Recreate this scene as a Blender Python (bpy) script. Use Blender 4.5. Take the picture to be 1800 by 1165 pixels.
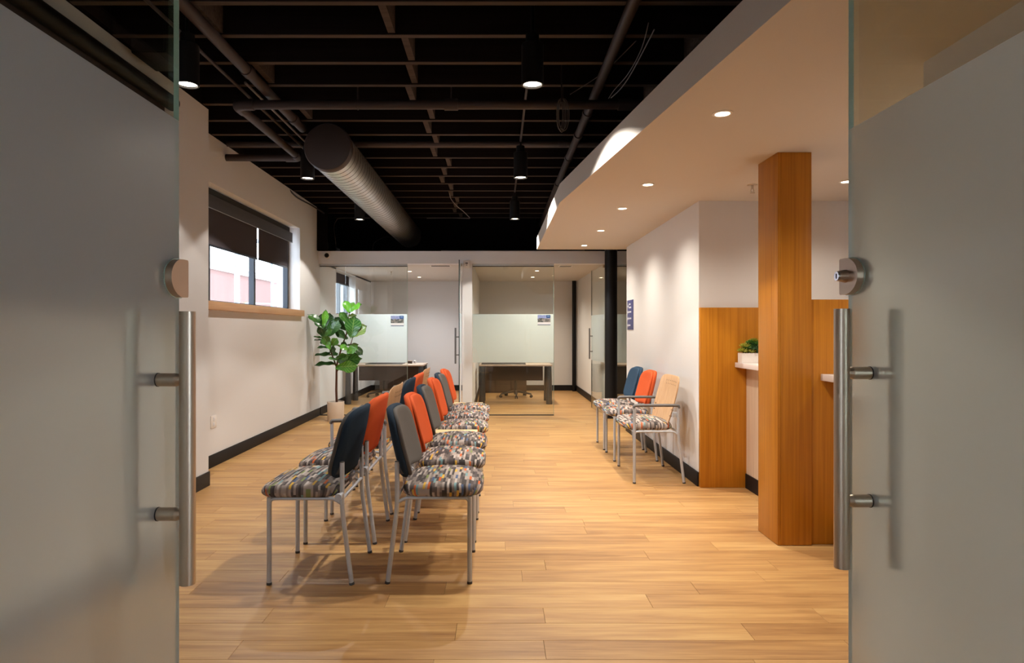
import bpy, bmesh, math, random
from mathutils import Vector, Matrix

# ------------------------------------------------------------------ clear
for o in list(bpy.data.objects):
    bpy.data.objects.remove(o)
SC = bpy.context.scene
COL = SC.collection
PI = math.pi
rnd = random.Random(7)

# ------------------------------------------------------------------ camera
F, CX, CY, EYE = 1130.0, 873.0, 580.0, 1.26
cam_d = bpy.data.cameras.new('camera')
cam_d.sensor_fit = 'HORIZONTAL'
cam_d.sensor_width = 36.0
cam_d.lens = F / 1800.0 * 36.0
cam_d.shift_x = (900 - CX) / 1800.0
cam_d.shift_y = -(582.5 - CY) / 1800.0
cam_d.clip_start = 0.02
cam_d.clip_end = 300
cam = bpy.data.objects.new('camera', cam_d)
COL.objects.link(cam)
cam.location = (0, 0, EYE)
cam.rotation_euler = (PI / 2, 0, 0)
SC.camera = cam

# ------------------------------------------------------------------ world, sun, exposure
w = bpy.data.worlds.new('overcast')
SC.world = w
w.use_nodes = True
bg = w.node_tree.nodes['Background']
bg.inputs['Color'].default_value = (0.78, 0.89, 1.0, 1)
bg.inputs['Strength'].default_value = 8.0
sd = bpy.data.lights.new('sun', 'SUN')
sd.energy = 0.6
sd.angle = math.radians(40)
sd.color = (1.0, 0.96, 0.9)
sun = bpy.data.objects.new('sun', sd)
COL.objects.link(sun)
sun.rotation_euler = (math.radians(42), 0, math.radians(100))
SC.view_settings.view_transform = 'Standard'
SC.view_settings.look = 'None'
SC.view_settings.gamma = 1
SC.view_settings.use_curve_mapping = False
SC.view_settings.exposure = 0.30
SC.cycles.use_denoising = True
SC.cycles.max_bounces = 10
SC.cycles.diffuse_bounces = 5
SC.cycles.glossy_bounces = 4
SC.cycles.transmission_bounces = 8
SC.cycles.transparent_max_bounces = 16
SC.cycles.sample_clamp_indirect = 6
SC.cycles.caustics_reflective = False
SC.cycles.caustics_refractive = False

PENDANT_W, PENDANT_C = 120, (1.0, 0.95, 0.88)
SOFFIT_W, SOFFIT_C = 80, (1.0, 0.92, 0.79)
OFFICE_W, OFFICE_C = 110, (1.0, 0.90, 0.74)


# ------------------------------------------------------------------ materials
def srgb(r, g, b):
    f = lambda c: (c / 255 / 12.92) if c / 255 <= 0.04045 else ((c / 255 + 0.055) / 1.055) ** 2.4
    return (f(r), f(g), f(b), 1)


def nt(name):
    m = bpy.data.materials.new(name)
    m.use_nodes = True
    t = m.node_tree
    return m, t, t.nodes['Principled BSDF'], t.nodes, t.links


def plain(name, col, rough=0.5, metal=0.0, spec=0.5, bump=0.0, bscale=200, aniso=0.0, emit=None, es=0):
    m, t, p, N, L = nt(name)
    p.inputs['Base Color'].default_value = col
    p.inputs['Roughness'].default_value = rough
    p.inputs['Metallic'].default_value = metal
    p.inputs['Specular IOR Level'].default_value = spec
    if aniso:
        p.inputs['Anisotropic'].default_value = aniso
    # a faint tone drift so that nothing is perfectly flat
    tc = N.new('ShaderNodeTexCoord')
    no = N.new('ShaderNodeTexNoise')
    no.inputs['Scale'].default_value = bscale
    L.new(tc.outputs['Object'], no.inputs['Vector'])
    mx = N.new('ShaderNodeMixRGB')
    mx.blend_type = 'MULTIPLY'
    mx.inputs['Fac'].default_value = 0.03 if metal > .3 else 0.12
    mx.inputs['Color1'].default_value = col
    L.new(no.outputs['Fac'], mx.inputs['Color2'])
    L.new(mx.outputs['Color'], p.inputs['Base Color'])
    if bump:
        b = N.new('ShaderNodeBump')
        b.inputs['Strength'].default_value = bump
        b.inputs['Distance'].default_value = 0.002
        L.new(no.outputs['Fac'], b.inputs['Height'])
        L.new(b.outputs['Normal'], p.inputs['Normal'])
    if emit:
        p.inputs['Emission Color'].default_value = emit
        p.inputs['Emission Strength'].default_value = es
    return m


def wood(name, c1, c2, axis='Z', fine=60, rough=0.4, stretch=0.03, spec=0.4, tone=0.0):
    """straight-grained veneer, grain along one axis of object space"""
    m, t, p, N, L = nt(name)
    tc = N.new('ShaderNodeTexCoord')
    mp = N.new('ShaderNodeMapping')
    s = [1, 1, 1]
    s['XYZ'.index(axis)] = stretch
    mp.inputs['Scale'].default_value = s
    oi = N.new('ShaderNodeObjectInfo')
    add = N.new('ShaderNodeVectorMath')
    add.operation = 'ADD'
    L.new(tc.outputs['Object'], add.inputs[0])
    ml = N.new('ShaderNodeMath')
    ml.operation = 'MULTIPLY'
    ml.inputs[1].default_value = 13.0
    L.new(oi.outputs['Random'], ml.inputs[0])
    L.new(ml.outputs[0], add.inputs[1])
    L.new(add.outputs[0], mp.inputs['Vector'])
    no = N.new('ShaderNodeTexNoise')
    no.inputs['Scale'].default_value = fine
    no.inputs['Detail'].default_value = 5
    L.new(mp.outputs[0], no.inputs['Vector'])
    cr = N.new('ShaderNodeValToRGB')
    cr.color_ramp.elements[0].position = 0.30
    cr.color_ramp.elements[1].position = 0.72
    cr.color_ramp.elements[0].color = c1
    cr.color_ramp.elements[1].color = c2
    L.new(no.outputs['Fac'], cr.inputs[0])
    L.new(cr.outputs[0], p.inputs['Base Color'])
    p.inputs['Roughness'].default_value = rough
    p.inputs['Specular IOR Level'].default_value = spec
    b = N.new('ShaderNodeBump')
    b.inputs['Strength'].default_value = 0.08
    b.inputs['Distance'].default_value = 0.001
    L.new(no.outputs['Fac'], b.inputs['Height'])
    L.new(b.outputs['Normal'], p.inputs['Normal'])
    return m


def floor_material():
    m, t, p, N, L = nt('vinyl plank')
    geo = N.new('ShaderNodeNewGeometry')
    oi = N.new('ShaderNodeObjectInfo')
    off = N.new('ShaderNodeMath'); off.operation = 'MULTIPLY'; off.inputs[1].default_value = 37.0
    L.new(oi.outputs['Random'], off.inputs[0])
    comb = N.new('ShaderNodeCombineXYZ')
    L.new(off.outputs[0], comb.inputs[0]); L.new(off.outputs[0], comb.inputs[2])
    add = N.new('ShaderNodeVectorMath'); add.operation = 'ADD'
    L.new(geo.outputs['Position'], add.inputs[0]); L.new(comb.outputs[0], add.inputs[1])

    def noise(sx, sy, detail, rough=0.6):
        mp = N.new('ShaderNodeMapping'); mp.inputs['Scale'].default_value = (sx, sy, 1)
        L.new(add.outputs[0], mp.inputs['Vector'])
        no = N.new('ShaderNodeTexNoise'); no.inputs['Scale'].default_value = 1; no.inputs['Detail'].default_value = detail
        no.inputs['Roughness'].default_value = rough
        no.inputs['Distortion'].default_value = 0.4
        L.new(mp.outputs[0], no.inputs['Vector'])
        return no
    n1 = noise(1.6, 22, 4)
    n2 = noise(4.0, 120, 3)
    n3 = noise(0.9, 5, 2)
    ad = N.new('ShaderNodeMath'); ad.operation = 'MULTIPLY_ADD'; ad.inputs[1].default_value = 0.45
    L.new(n2.outputs['Fac'], ad.inputs[0]); L.new(n1.outputs['Fac'], ad.inputs[2])
    ad2 = N.new('ShaderNodeMath'); ad2.operation = 'MULTIPLY_ADD'; ad2.inputs[1].default_value = 0.5
    L.new(n3.outputs['Fac'], ad2.inputs[0]); L.new(ad.outputs[0], ad2.inputs[2])
    # two strips printed on each plank, plus plank-to-plank tone
    ad3 = N.new('ShaderNodeMath'); ad3.operation = 'MULTIPLY_ADD'; ad3.inputs[1].default_value = 0.15
    L.new(oi.outputs['Random'], ad3.inputs[0]); L.new(ad2.outputs[0], ad3.inputs[2])
    cr = N.new('ShaderNodeValToRGB')
    e = cr.color_ramp.elements
    e[0].position = 0.72; e[0].color = FLOOR_C[0]
    e[1].position = 1.48; e[1].color = FLOOR_C[3]
    q = e.new(0.98); q.color = FLOOR_C[1]
    q = e.new(1.0); q.color = FLOOR_C[2]
    mr = N.new('ShaderNodeMapRange'); mr.inputs['From Min'].default_value = 0.70; mr.inputs['From Max'].default_value = 1.45
    L.new(ad3.outputs[0], mr.inputs['Value'])
    e[0].position = 0.0
    for i, pos in enumerate((0.0, 0.38, 0.62, 1.0)):
        e[i].position = pos
        e[i].color = FLOOR_C[i]
    L.new(mr.outputs[0], cr.inputs[0])
    L.new(cr.outputs[0], p.inputs['Base Color'])
    p.inputs['Roughness'].default_value = 0.42
    p.inputs['Specular IOR Level'].default_value = 0.35
    b = N.new('ShaderNodeBump'); b.inputs['Strength'].default_value = 0.06; b.inputs['Distance'].default_value = 0.001
    L.new(n2.outputs['Fac'], b.inputs['Height']); L.new(b.outputs['Normal'], p.inputs['Normal'])
    return m


FLOOR_C = [srgb(140, 98, 58), srgb(174, 130, 80), srgb(190, 147, 92), srgb(208, 169, 112)]


def thin_glass(name, tint=(0.9, 0.95, 0.93, 1), refl=1.0, rough=0.0):
    m = bpy.data.materials.new(name); m.use_nodes = True
    t = m.node_tree; N = t.nodes; L = t.links
    N.remove(N['Principled BSDF'])
    out = N['Material Output']
    tr = N.new('ShaderNodeBsdfTransparent'); tr.inputs['Color'].default_value = tint
    gl = N.new('ShaderNodeBsdfGlossy'); gl.inputs['Roughness'].default_value = rough
    gl.inputs['Color'].default_value = (refl, refl, refl, 1)
    # Schlick reflectance, the same from either side of the pane
    lw = N.new('ShaderNodeLayerWeight'); lw.inputs['Blend'].default_value = 0.5
    pw = N.new('ShaderNodeMath'); pw.operation = 'POWER'; pw.inputs[1].default_value = 5
    L.new(lw.outputs['Facing'], pw.inputs[0])
    fr = N.new('ShaderNodeMath'); fr.operation = 'MULTIPLY_ADD'; fr.inputs[1].default_value = 0.96; fr.inputs[2].default_value = 0.04
    L.new(pw.outputs[0], fr.inputs[0])
    mx = N.new('ShaderNodeMixShader')
    L.new(fr.outputs[0], mx.inputs[0]); L.new(tr.outputs[0], mx.inputs[1]); L.new(gl.outputs[0], mx.inputs[2])
    L.new(mx.outputs[0], out.inputs[0])
    return m


def frosted(name, col=(0.86, 0.88, 0.88, 1), k_refr=0.5, k_diff=0.25, rough=0.45):
    m = bpy.data.materials.new(name); m.use_nodes = True
    t = m.node_tree; N = t.nodes; L = t.links
    N.remove(N['Principled BSDF'])
    out = N['Material Output']
    tl = N.new('ShaderNodeBsdfTranslucent'); tl.inputs['Color'].default_value = col
    rf = N.new('ShaderNodeBsdfRefraction'); rf.inputs['Color'].default_value = col
    rf.inputs['Roughness'].default_value = rough; rf.inputs['IOR'].default_value = 1.12
    df = N.new('ShaderNodeBsdfDiffuse'); df.inputs['Color'].default_value = col
    a = N.new('ShaderNodeMixShader'); a.inputs[0].default_value = k_refr
    L.new(tl.outputs[0], a.inputs[1]); L.new(rf.outputs[0], a.inputs[2])
    b = N.new('ShaderNodeMixShader'); b.inputs[0].default_value = k_diff
    L.new(a.outputs[0], b.inputs[1]); L.new(df.outputs[0], b.inputs[2])
    L.new(b.outputs[0], out.inputs[0])
    return m


def stripe_fabric():
    """woven seat cloth: short coloured bars laid side by side (uv in metres)"""
    m, t, p, N, L = nt('bar patterned seat cloth')
    uv = N.new('ShaderNodeUVMap'); uv.uv_map = 'UVMap'
    sp = N.new('ShaderNodeSeparateXYZ'); L.new(uv.outputs[0], sp.inputs[0])
    oi = N.new('ShaderNodeObjectInfo')

    def math_(op, a, b=None, c=None):
        n = N.new('ShaderNodeMath'); n.operation = op
        for i, v in enumerate((a, b, c)):
            if v is None:
                continue
            if isinstance(v, (int, float)):
                n.inputs[i].default_value = v
            else:
                L.new(v, n.inputs[i])
        return n.outputs[0]
    seed = math_('MULTIPLY', oi.outputs['Random'], 91.0)
    cx = math_('FLOOR', math_('DIVIDE', sp.outputs[0], 0.0118))
    w1 = N.new('ShaderNodeTexWhiteNoise'); w1.noise_dimensions = '2D'
    cb = N.new('ShaderNodeCombineXYZ'); L.new(cx, cb.inputs[0]); L.new(seed, cb.inputs[1])
    L.new(cb.outputs[0], w1.inputs['Vector'])
    row = math_('FLOOR', math_('ADD', math_('DIVIDE', sp.outputs[1], 0.070), math_('MULTIPLY', w1.outputs['Value'], 7.0)))
    w2 = N.new('ShaderNodeTexWhiteNoise'); w2.noise_dimensions = '3D'
    cb2 = N.new('ShaderNodeCombineXYZ'); L.new(cx, cb2.inputs[0]); L.new(row, cb2.inputs[1]); L.new(seed, cb2.inputs[2])
    L.new(cb2.outputs[0], w2.inputs['Vector'])
    cr = N.new('ShaderNodeValToRGB'); cr.color_ramp.interpolation = 'CONSTANT'
    pal = [(0.00, (72, 66, 64)), (0.22, (104, 94, 90)), (0.36, (134, 122, 115)), (0.53, (164, 150, 141)),
           (0.70, (180, 167, 158)), (0.78, (84, 76, 76)), (0.872, (192, 98, 54)), (0.908, (206, 164, 74)),
           (0.936, (120, 150, 152)), (0.964, (82, 96, 124)), (0.984, (126, 136, 86))]
    while len(cr.color_ramp.elements) < len(pal):
        cr.color_ramp.elements.new(0.5)
    for e, (pos, c) in zip(cr.color_ramp.elements, pal):
        e.position = pos
    for e, (pos, c) in zip(cr.color_ramp.elements, pal):
        e.color = srgb(*c)
    L.new(w2.outputs['Value'], cr.inputs[0])
    L.new(cr.outputs[0], p.inputs['Base Color'])
    p.inputs['Roughness'].default_value = 0.85
    p.inputs['Specular IOR Level'].default_value = 0.15
    no = N.new('ShaderNodeTexNoise'); no.inputs['Scale'].default_value = 900
    L.new(uv.outputs[0], no.inputs['Vector'])
    b = N.new('ShaderNodeBump'); b.inputs['Strength'].default_value = 0.2; b.inputs['Distance'].default_value = 0.001
    L.new(no.outputs['Fac'], b.inputs['Height']); L.new(b.outputs['Normal'], p.inputs['Normal'])
    return m


def leaf_material(name, c1, c2, vein):
    m, t, p, N, L = nt(name)
    uv = N.new('ShaderNodeUVMap'); uv.uv_map = 'UVMap'
    sp = N.new('ShaderNodeSeparateXYZ'); L.new(uv.outputs[0], sp.inputs[0])
    ab = N.new('ShaderNodeMath'); ab.operation = 'ABSOLUTE'; L.new(sp.outputs[1], ab.inputs[0])
    # side veins: bands in (u - 0.5|v|)
    k = N.new('ShaderNodeMath'); k.operation = 'MULTIPLY_ADD'; k.inputs[1].default_value = -0.35
    L.new(ab.outputs[0], k.inputs[0]); L.new(sp.outputs[0], k.inputs[2])
    s = N.new('ShaderNodeMath'); s.operation = 'MULTIPLY'; s.inputs[1].default_value = 44
    L.new(k.outputs[0], s.inputs[0])
    si = N.new('ShaderNodeMath'); si.operation = 'SINE'; L.new(s.outputs[0], si.inputs[0])
    gt = N.new('ShaderNodeMath'); gt.operation = 'GREATER_THAN'; gt.inputs[1].default_value = 0.9
    L.new(si.outputs[0], gt.inputs[0])
    lt = N.new('ShaderNodeMath'); lt.operation = 'LESS_THAN'; lt.inputs[1].default_value = 0.05
    L.new(ab.outputs[0], lt.inputs[0])
    mxm = N.new('ShaderNodeMath'); mxm.operation = 'MAXIMUM'
    L.new(gt.outputs[0], mxm.inputs[0]); L.new(lt.outputs[0], mxm.inputs[1])
    oi = N.new('ShaderNodeObjectInfo')
    base = N.new('ShaderNodeMixRGB'); base.inputs['Color1'].default_value = c1; base.inputs['Color2'].default_value = c2
    L.new(oi.outputs['Random'], base.inputs['Fac'])
    mx = N.new('ShaderNodeMixRGB'); mx.inputs['Color2'].default_value = vein
    vf = N.new('ShaderNodeMath'); vf.operation = 'MULTIPLY'; vf.inputs[1].default_value = 0.55
    L.new(mxm.outputs[0], vf.inputs[0]); L.new(vf.outputs[0], mx.inputs['Fac'])
    L.new(base.outputs[0], mx.inputs['Color1'])
    L.new(mx.outputs[0], p.inputs['Base Color'])
    p.inputs['Roughness'].default_value = 0.28
    p.inputs['Specular IOR Level'].default_value = 0.6
    return m


def sign_print(name, seed):
    """small printed sign: city photograph with a blue block, white strip and blue foot line (uv 0..1)"""
    m, t, p, N, L = nt(name)
    uv = N.new('ShaderNodeUVMap'); uv.uv_map = 'UVMap'
    sp = N.new('ShaderNodeSeparateXYZ'); L.new(uv.outputs[0], sp.inputs[0])
    U, V = sp.outputs[0], sp.outputs[1]

    def M(op, a, b=None):
        n = N.new('ShaderNodeMath'); n.operation = op
        for i, v in enumerate((a, b)):
            if v is None: continue
            if isinstance(v, (int, float)): n.inputs[i].default_value = v
            else: L.new(v, n.inputs[i])
        return n.outputs[0]

    def rect(u0, u1, v0, v1):
        return M('MULTIPLY', M('MULTIPLY', M('GREATER_THAN', U, u0), M('LESS_THAN', U, u1)),
                 M('MULTIPLY', M('GREATER_THAN', V, v0), M('LESS_THAN', V, v1)))

    def mix(fac, a, b):
        n = N.new('ShaderNodeMixRGB')
        if isinstance(fac, float): n.inputs[0].default_value = fac
        else: L.new(fac, n.inputs[0])
        for i, v in ((1, a), (2, b)):
            if isinstance(v, tuple): n.inputs[i].default_value = v
            else: L.new(v, n.inputs[i])
        return n.outputs[0]
    no = N.new('ShaderNodeTexNoise'); no.inputs['Scale'].default_value = 7
    mp = N.new('ShaderNodeMapping'); mp.inputs['Location'].default_value = (seed, 0, 0)
    L.new(uv.outputs[0], mp.inputs[0]); L.new(mp.outputs[0], no.inputs['Vector'])
    sky = mix(no.outputs['Fac'], srgb(112, 134, 205), srgb(196, 208, 240))
    bl = N.new('ShaderNodeTexVoronoi'); bl.inputs['Scale'].default_value = 7
    L.new(mp.outputs[0], bl.inputs['Vector'])
    hs = N.new('ShaderNodeSeparateXYZ'); L.new(bl.outputs['Color'], hs.inputs[0])
    town = mix(hs.outputs[0], srgb(38, 62, 62), srgb(172, 166, 160))
    skyline = M('ADD', M('MULTIPLY', no.outputs['Fac'], 0.35), 0.5)
    col = mix(M('LESS_THAN', V, skyline), sky, town)
    col = mix(rect(0.68, 1.0, 0.72, 1.0), col, srgb(24, 84, 152))
    col = mix(rect(0.74, 0.94, 0.84, 0.91), col, srgb(165, 200, 240))
    col = mix(rect(0, 1, 0.08, 0.30), col, srgb(246, 248, 252))
    col = mix(rect(0, 1, 0.0, 0.08), col, srgb(104, 124, 152))
    L.new(col, p.inputs['Base Color'])
    p.inputs['Roughness'].default_value = 0.4
    return m


def brick_material():
    m, t, p, N, L = nt('red brick cladding')
    tc = N.new('ShaderNodeTexCoord')
    br = N.new('ShaderNodeTexBrick'); br.inputs['Scale'].default_value = 4
    br.inputs['Color1'].default_value = srgb(112, 60, 52); br.inputs['Color2'].default_value = srgb(126, 74, 64)
    br.inputs['Mortar'].default_value = srgb(130, 112, 108)
    L.new(tc.outputs['Object'], br.inputs['Vector'])
    L.new(br.outputs['Color'], p.inputs['Base Color'])
    p.inputs['Roughness'].default_value = 0.9
    return m


M = {}
M['wall'] = plain('white wall paint', srgb(222, 219, 217), 0.75, spec=0.2, bump=0.05, bscale=300)
M['soffit'] = plain('white ceiling paint', srgb(212, 204, 195), 0.85, spec=0.15, bump=0.04, bscale=300)
M['trim_white'] = plain('white trim paint', srgb(224, 222, 224), 0.5)
M['black'] = plain('black base moulding', srgb(20, 17, 18), 0.55, spec=0.3)
M['deck'] = plain('black painted deck', srgb(18, 14, 15), 0.95, spec=0.05)
M['joist'] = wood('black painted joist', srgb(26, 20, 20), srgb(34, 27, 26), 'X', 40, 0.95, spec=0.05)
M['joist_edge'] = wood('paler brown joist wood', srgb(66, 57, 53), srgb(86, 75, 69), 'X', 40, 0.9, spec=0.1)  # paler brown than the joist sides; also used for the blocking
M['pipe'] = plain('dark painted pipe', srgb(62, 52, 52), 0.55, spec=0.3)
M['lampblack'] = plain('black lamp housing', srgb(12, 10, 11), 0.5, spec=0.3)
M['steel'] = plain('brushed stainless steel', srgb(196, 182, 164), 0.36, 0.92, bscale=400)
M['steel_dull'] = plain('dull steel', srgb(120, 116, 114), 0.4, 0.8)
M['steel_lock'] = plain('satin nickel', srgb(190, 172, 156), 0.38, 1.0)
M['chrome'] = plain('polished key cylinder', srgb(200, 206, 215), 0.15, 1.0)
M['silver'] = plain('silver powder coat', srgb(186, 190, 196), 0.36, 0.25)
M['rubber'] = plain('dark grey rubber', srgb(60, 58, 58), 0.6)
M['armcap'] = plain('grey arm sleeve', srgb(96, 92, 90), 0.5)
M['galv'] = plain('galvanised duct sheet', srgb(214, 211, 206), 0.31, 0.9, bump=0.05, bscale=30)
M['galvdark'] = plain('duct end cap sheet', srgb(76, 66, 64), 0.5, 0.3)
M['seam'] = plain('duct seam', srgb(70, 64, 60), 0.5, .6)
M['blue'] = plain('slate blue wool cloth', srgb(50, 70, 90), 0.9, spec=0.1, bump=0.3, bscale=900)
M['navy'] = plain('navy wool cloth', srgb(40, 52, 65), 0.9, spec=0.1, bump=0.3, bscale=900)
M['slate'] = plain('slate grey wool cloth', srgb(98, 93, 89), 0.9, spec=0.1, bump=0.3, bscale=900)
M['orange'] = plain('orange wool cloth', srgb(198, 86, 46), 0.9, spec=0.1, bump=0.3, bscale=900)
M['ply'] = wood('beech plywood', srgb(178, 138, 100), srgb(198, 158, 118), 'Z', 30, 0.4)
M['tabletop'] = wood('pale maple laminate', srgb(214, 184, 132), srgb(230, 202, 152), 'X', 30, 0.45)
M['oak'] = wood('vertical grain veneer', srgb(164, 100, 16), srgb(190, 124, 30), 'Z', 70, 0.35, 0.02)
M['whitewash'] = wood('whitewashed counter laminate', srgb(196, 172, 146), srgb(214, 192, 168), 'Z', 60, 0.5, 0.03)
M['stone'] = plain('pale counter top', srgb(226, 214, 208), 0.35)
M['sill'] = wood('oak sill', srgb(190, 146, 108), srgb(206, 164, 124), 'Y', 60, 0.45)
M['frame'] = plain('dark window frame', srgb(44, 48, 56), 0.4, 0.3)
M['shade'] = plain('charcoal blind cloth', srgb(76, 70, 73), 0.9, spec=0.1, bump=0.1, bscale=700)
M['valance'] = plain('charcoal blind fascia', srgb(70, 68, 70), 0.6)
M['desk'] = wood('dark walnut panel', srgb(48, 36, 29), srgb(68, 52, 42), 'X', 40, 0.5)
M['desktop'] = wood('grey oak desk top', srgb(160, 140, 122), srgb(178, 158, 140), 'X', 40, 0.5)
M['deskleg'] = plain('charcoal desk leg', srgb(40, 42, 46), 0.5)
M['plastic'] = plain('black plastic', srgb(28, 26, 26), 0.45)
M['white'] = plain('white plastic', srgb(232, 226, 220), 0.4)
M['pot'] = plain('cream ceramic', srgb(226, 214, 200), 0.5)
M['soil'] = plain('potting soil', srgb(50, 38, 30), 0.95)
M['bark'] = plain('brown bark', srgb(84, 50, 32), 0.8, bump=0.5, bscale=80)
M['leaf_dark'] = leaf_material('dark fig leaf', srgb(28, 66, 26), srgb(44, 92, 34), srgb(120, 160, 90))
M['leaf_light'] = leaf_material('bright fig leaf', srgb(66, 136, 28), srgb(92, 166, 40), srgb(170, 205, 110))
M['leaf_mid'] = leaf_material('mid green fig leaf', srgb(42, 98, 34), srgb(66, 122, 38), srgb(150, 180, 100))
M['leaf_pale'] = leaf_material('pale veined fig leaf', srgb(92, 130, 50), srgb(110, 140, 60), srgb(225, 215, 175))
M['succ'] = plain('green succulent', srgb(78, 122, 40), 0.5)
M['succ_dark'] = plain('dark green succulent', srgb(40, 84, 36), 0.5)
M['succ_y'] = plain('yellow green succulent', srgb(142, 148, 44), 0.5)
M['cable'] = plain('grey cable', srgb(120, 114, 112), 0.5)
M['cable_dark'] = plain('black cable', srgb(40, 34, 34), 0.5)
M['signblue'] = plain('indigo sign plate', srgb(72, 74, 124), 0.45)
M['signwhite'] = plain('white lettering', srgb(225, 225, 235), 0.5)
M['ring_edge'] = plain('green glass edge', srgb(180, 200, 184), 0.15, spec=0.8)
M['glass_edge_dark'] = plain('dark green glass edge', srgb(30, 52, 50), 0.15, spec=0.8)
M['lens'] = plain('lit lamp lens', (1, 1, 1, 1), 0.5, emit=(1.0, 0.87, 0.70, 1), es=14)
M['spotlens'] = plain('lit downlight lens', (1, 1, 1, 1), 0.5, emit=(1.0, 0.82, 0.60, 1), es=16)
M['glass'] = thin_glass('clear partition glass', (0.945, 0.972, 0.96, 1))
M['glass_door'] = thin_glass('clear door glass', (0.84, 0.87, 0.83, 1))
M['glass_win'] = thin_glass('window glass', (0.97, 0.98, 0.99, 1))
M['frost'] = frosted('acid etched film', (0.93, 0.93, 0.91, 1), 0.70, 0.20, 0.42)
M['frost_office'] = frosted('frosted privacy film', (0.86, 0.93, 0.95, 1), 0.25, 0.35, 0.5)
M['floor'] = floor_material()
M['seat'] = stripe_fabric()
M['brick'] = brick_material()
M['asphalt'] = plain('pale pavement', srgb(190, 190, 192), 0.9)
M['bark_out'] = plain('winter bark', srgb(120, 104, 100), 0.9)
M['pole'] = plain('grey blue pole', srgb(130, 150, 170), 0.6)
M['extglass'] = plain('reflective far window', srgb(150, 170, 190), 0.2)

# ------------------------------------------------------------------ mesh helpers
ORIGIN = {}


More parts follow.
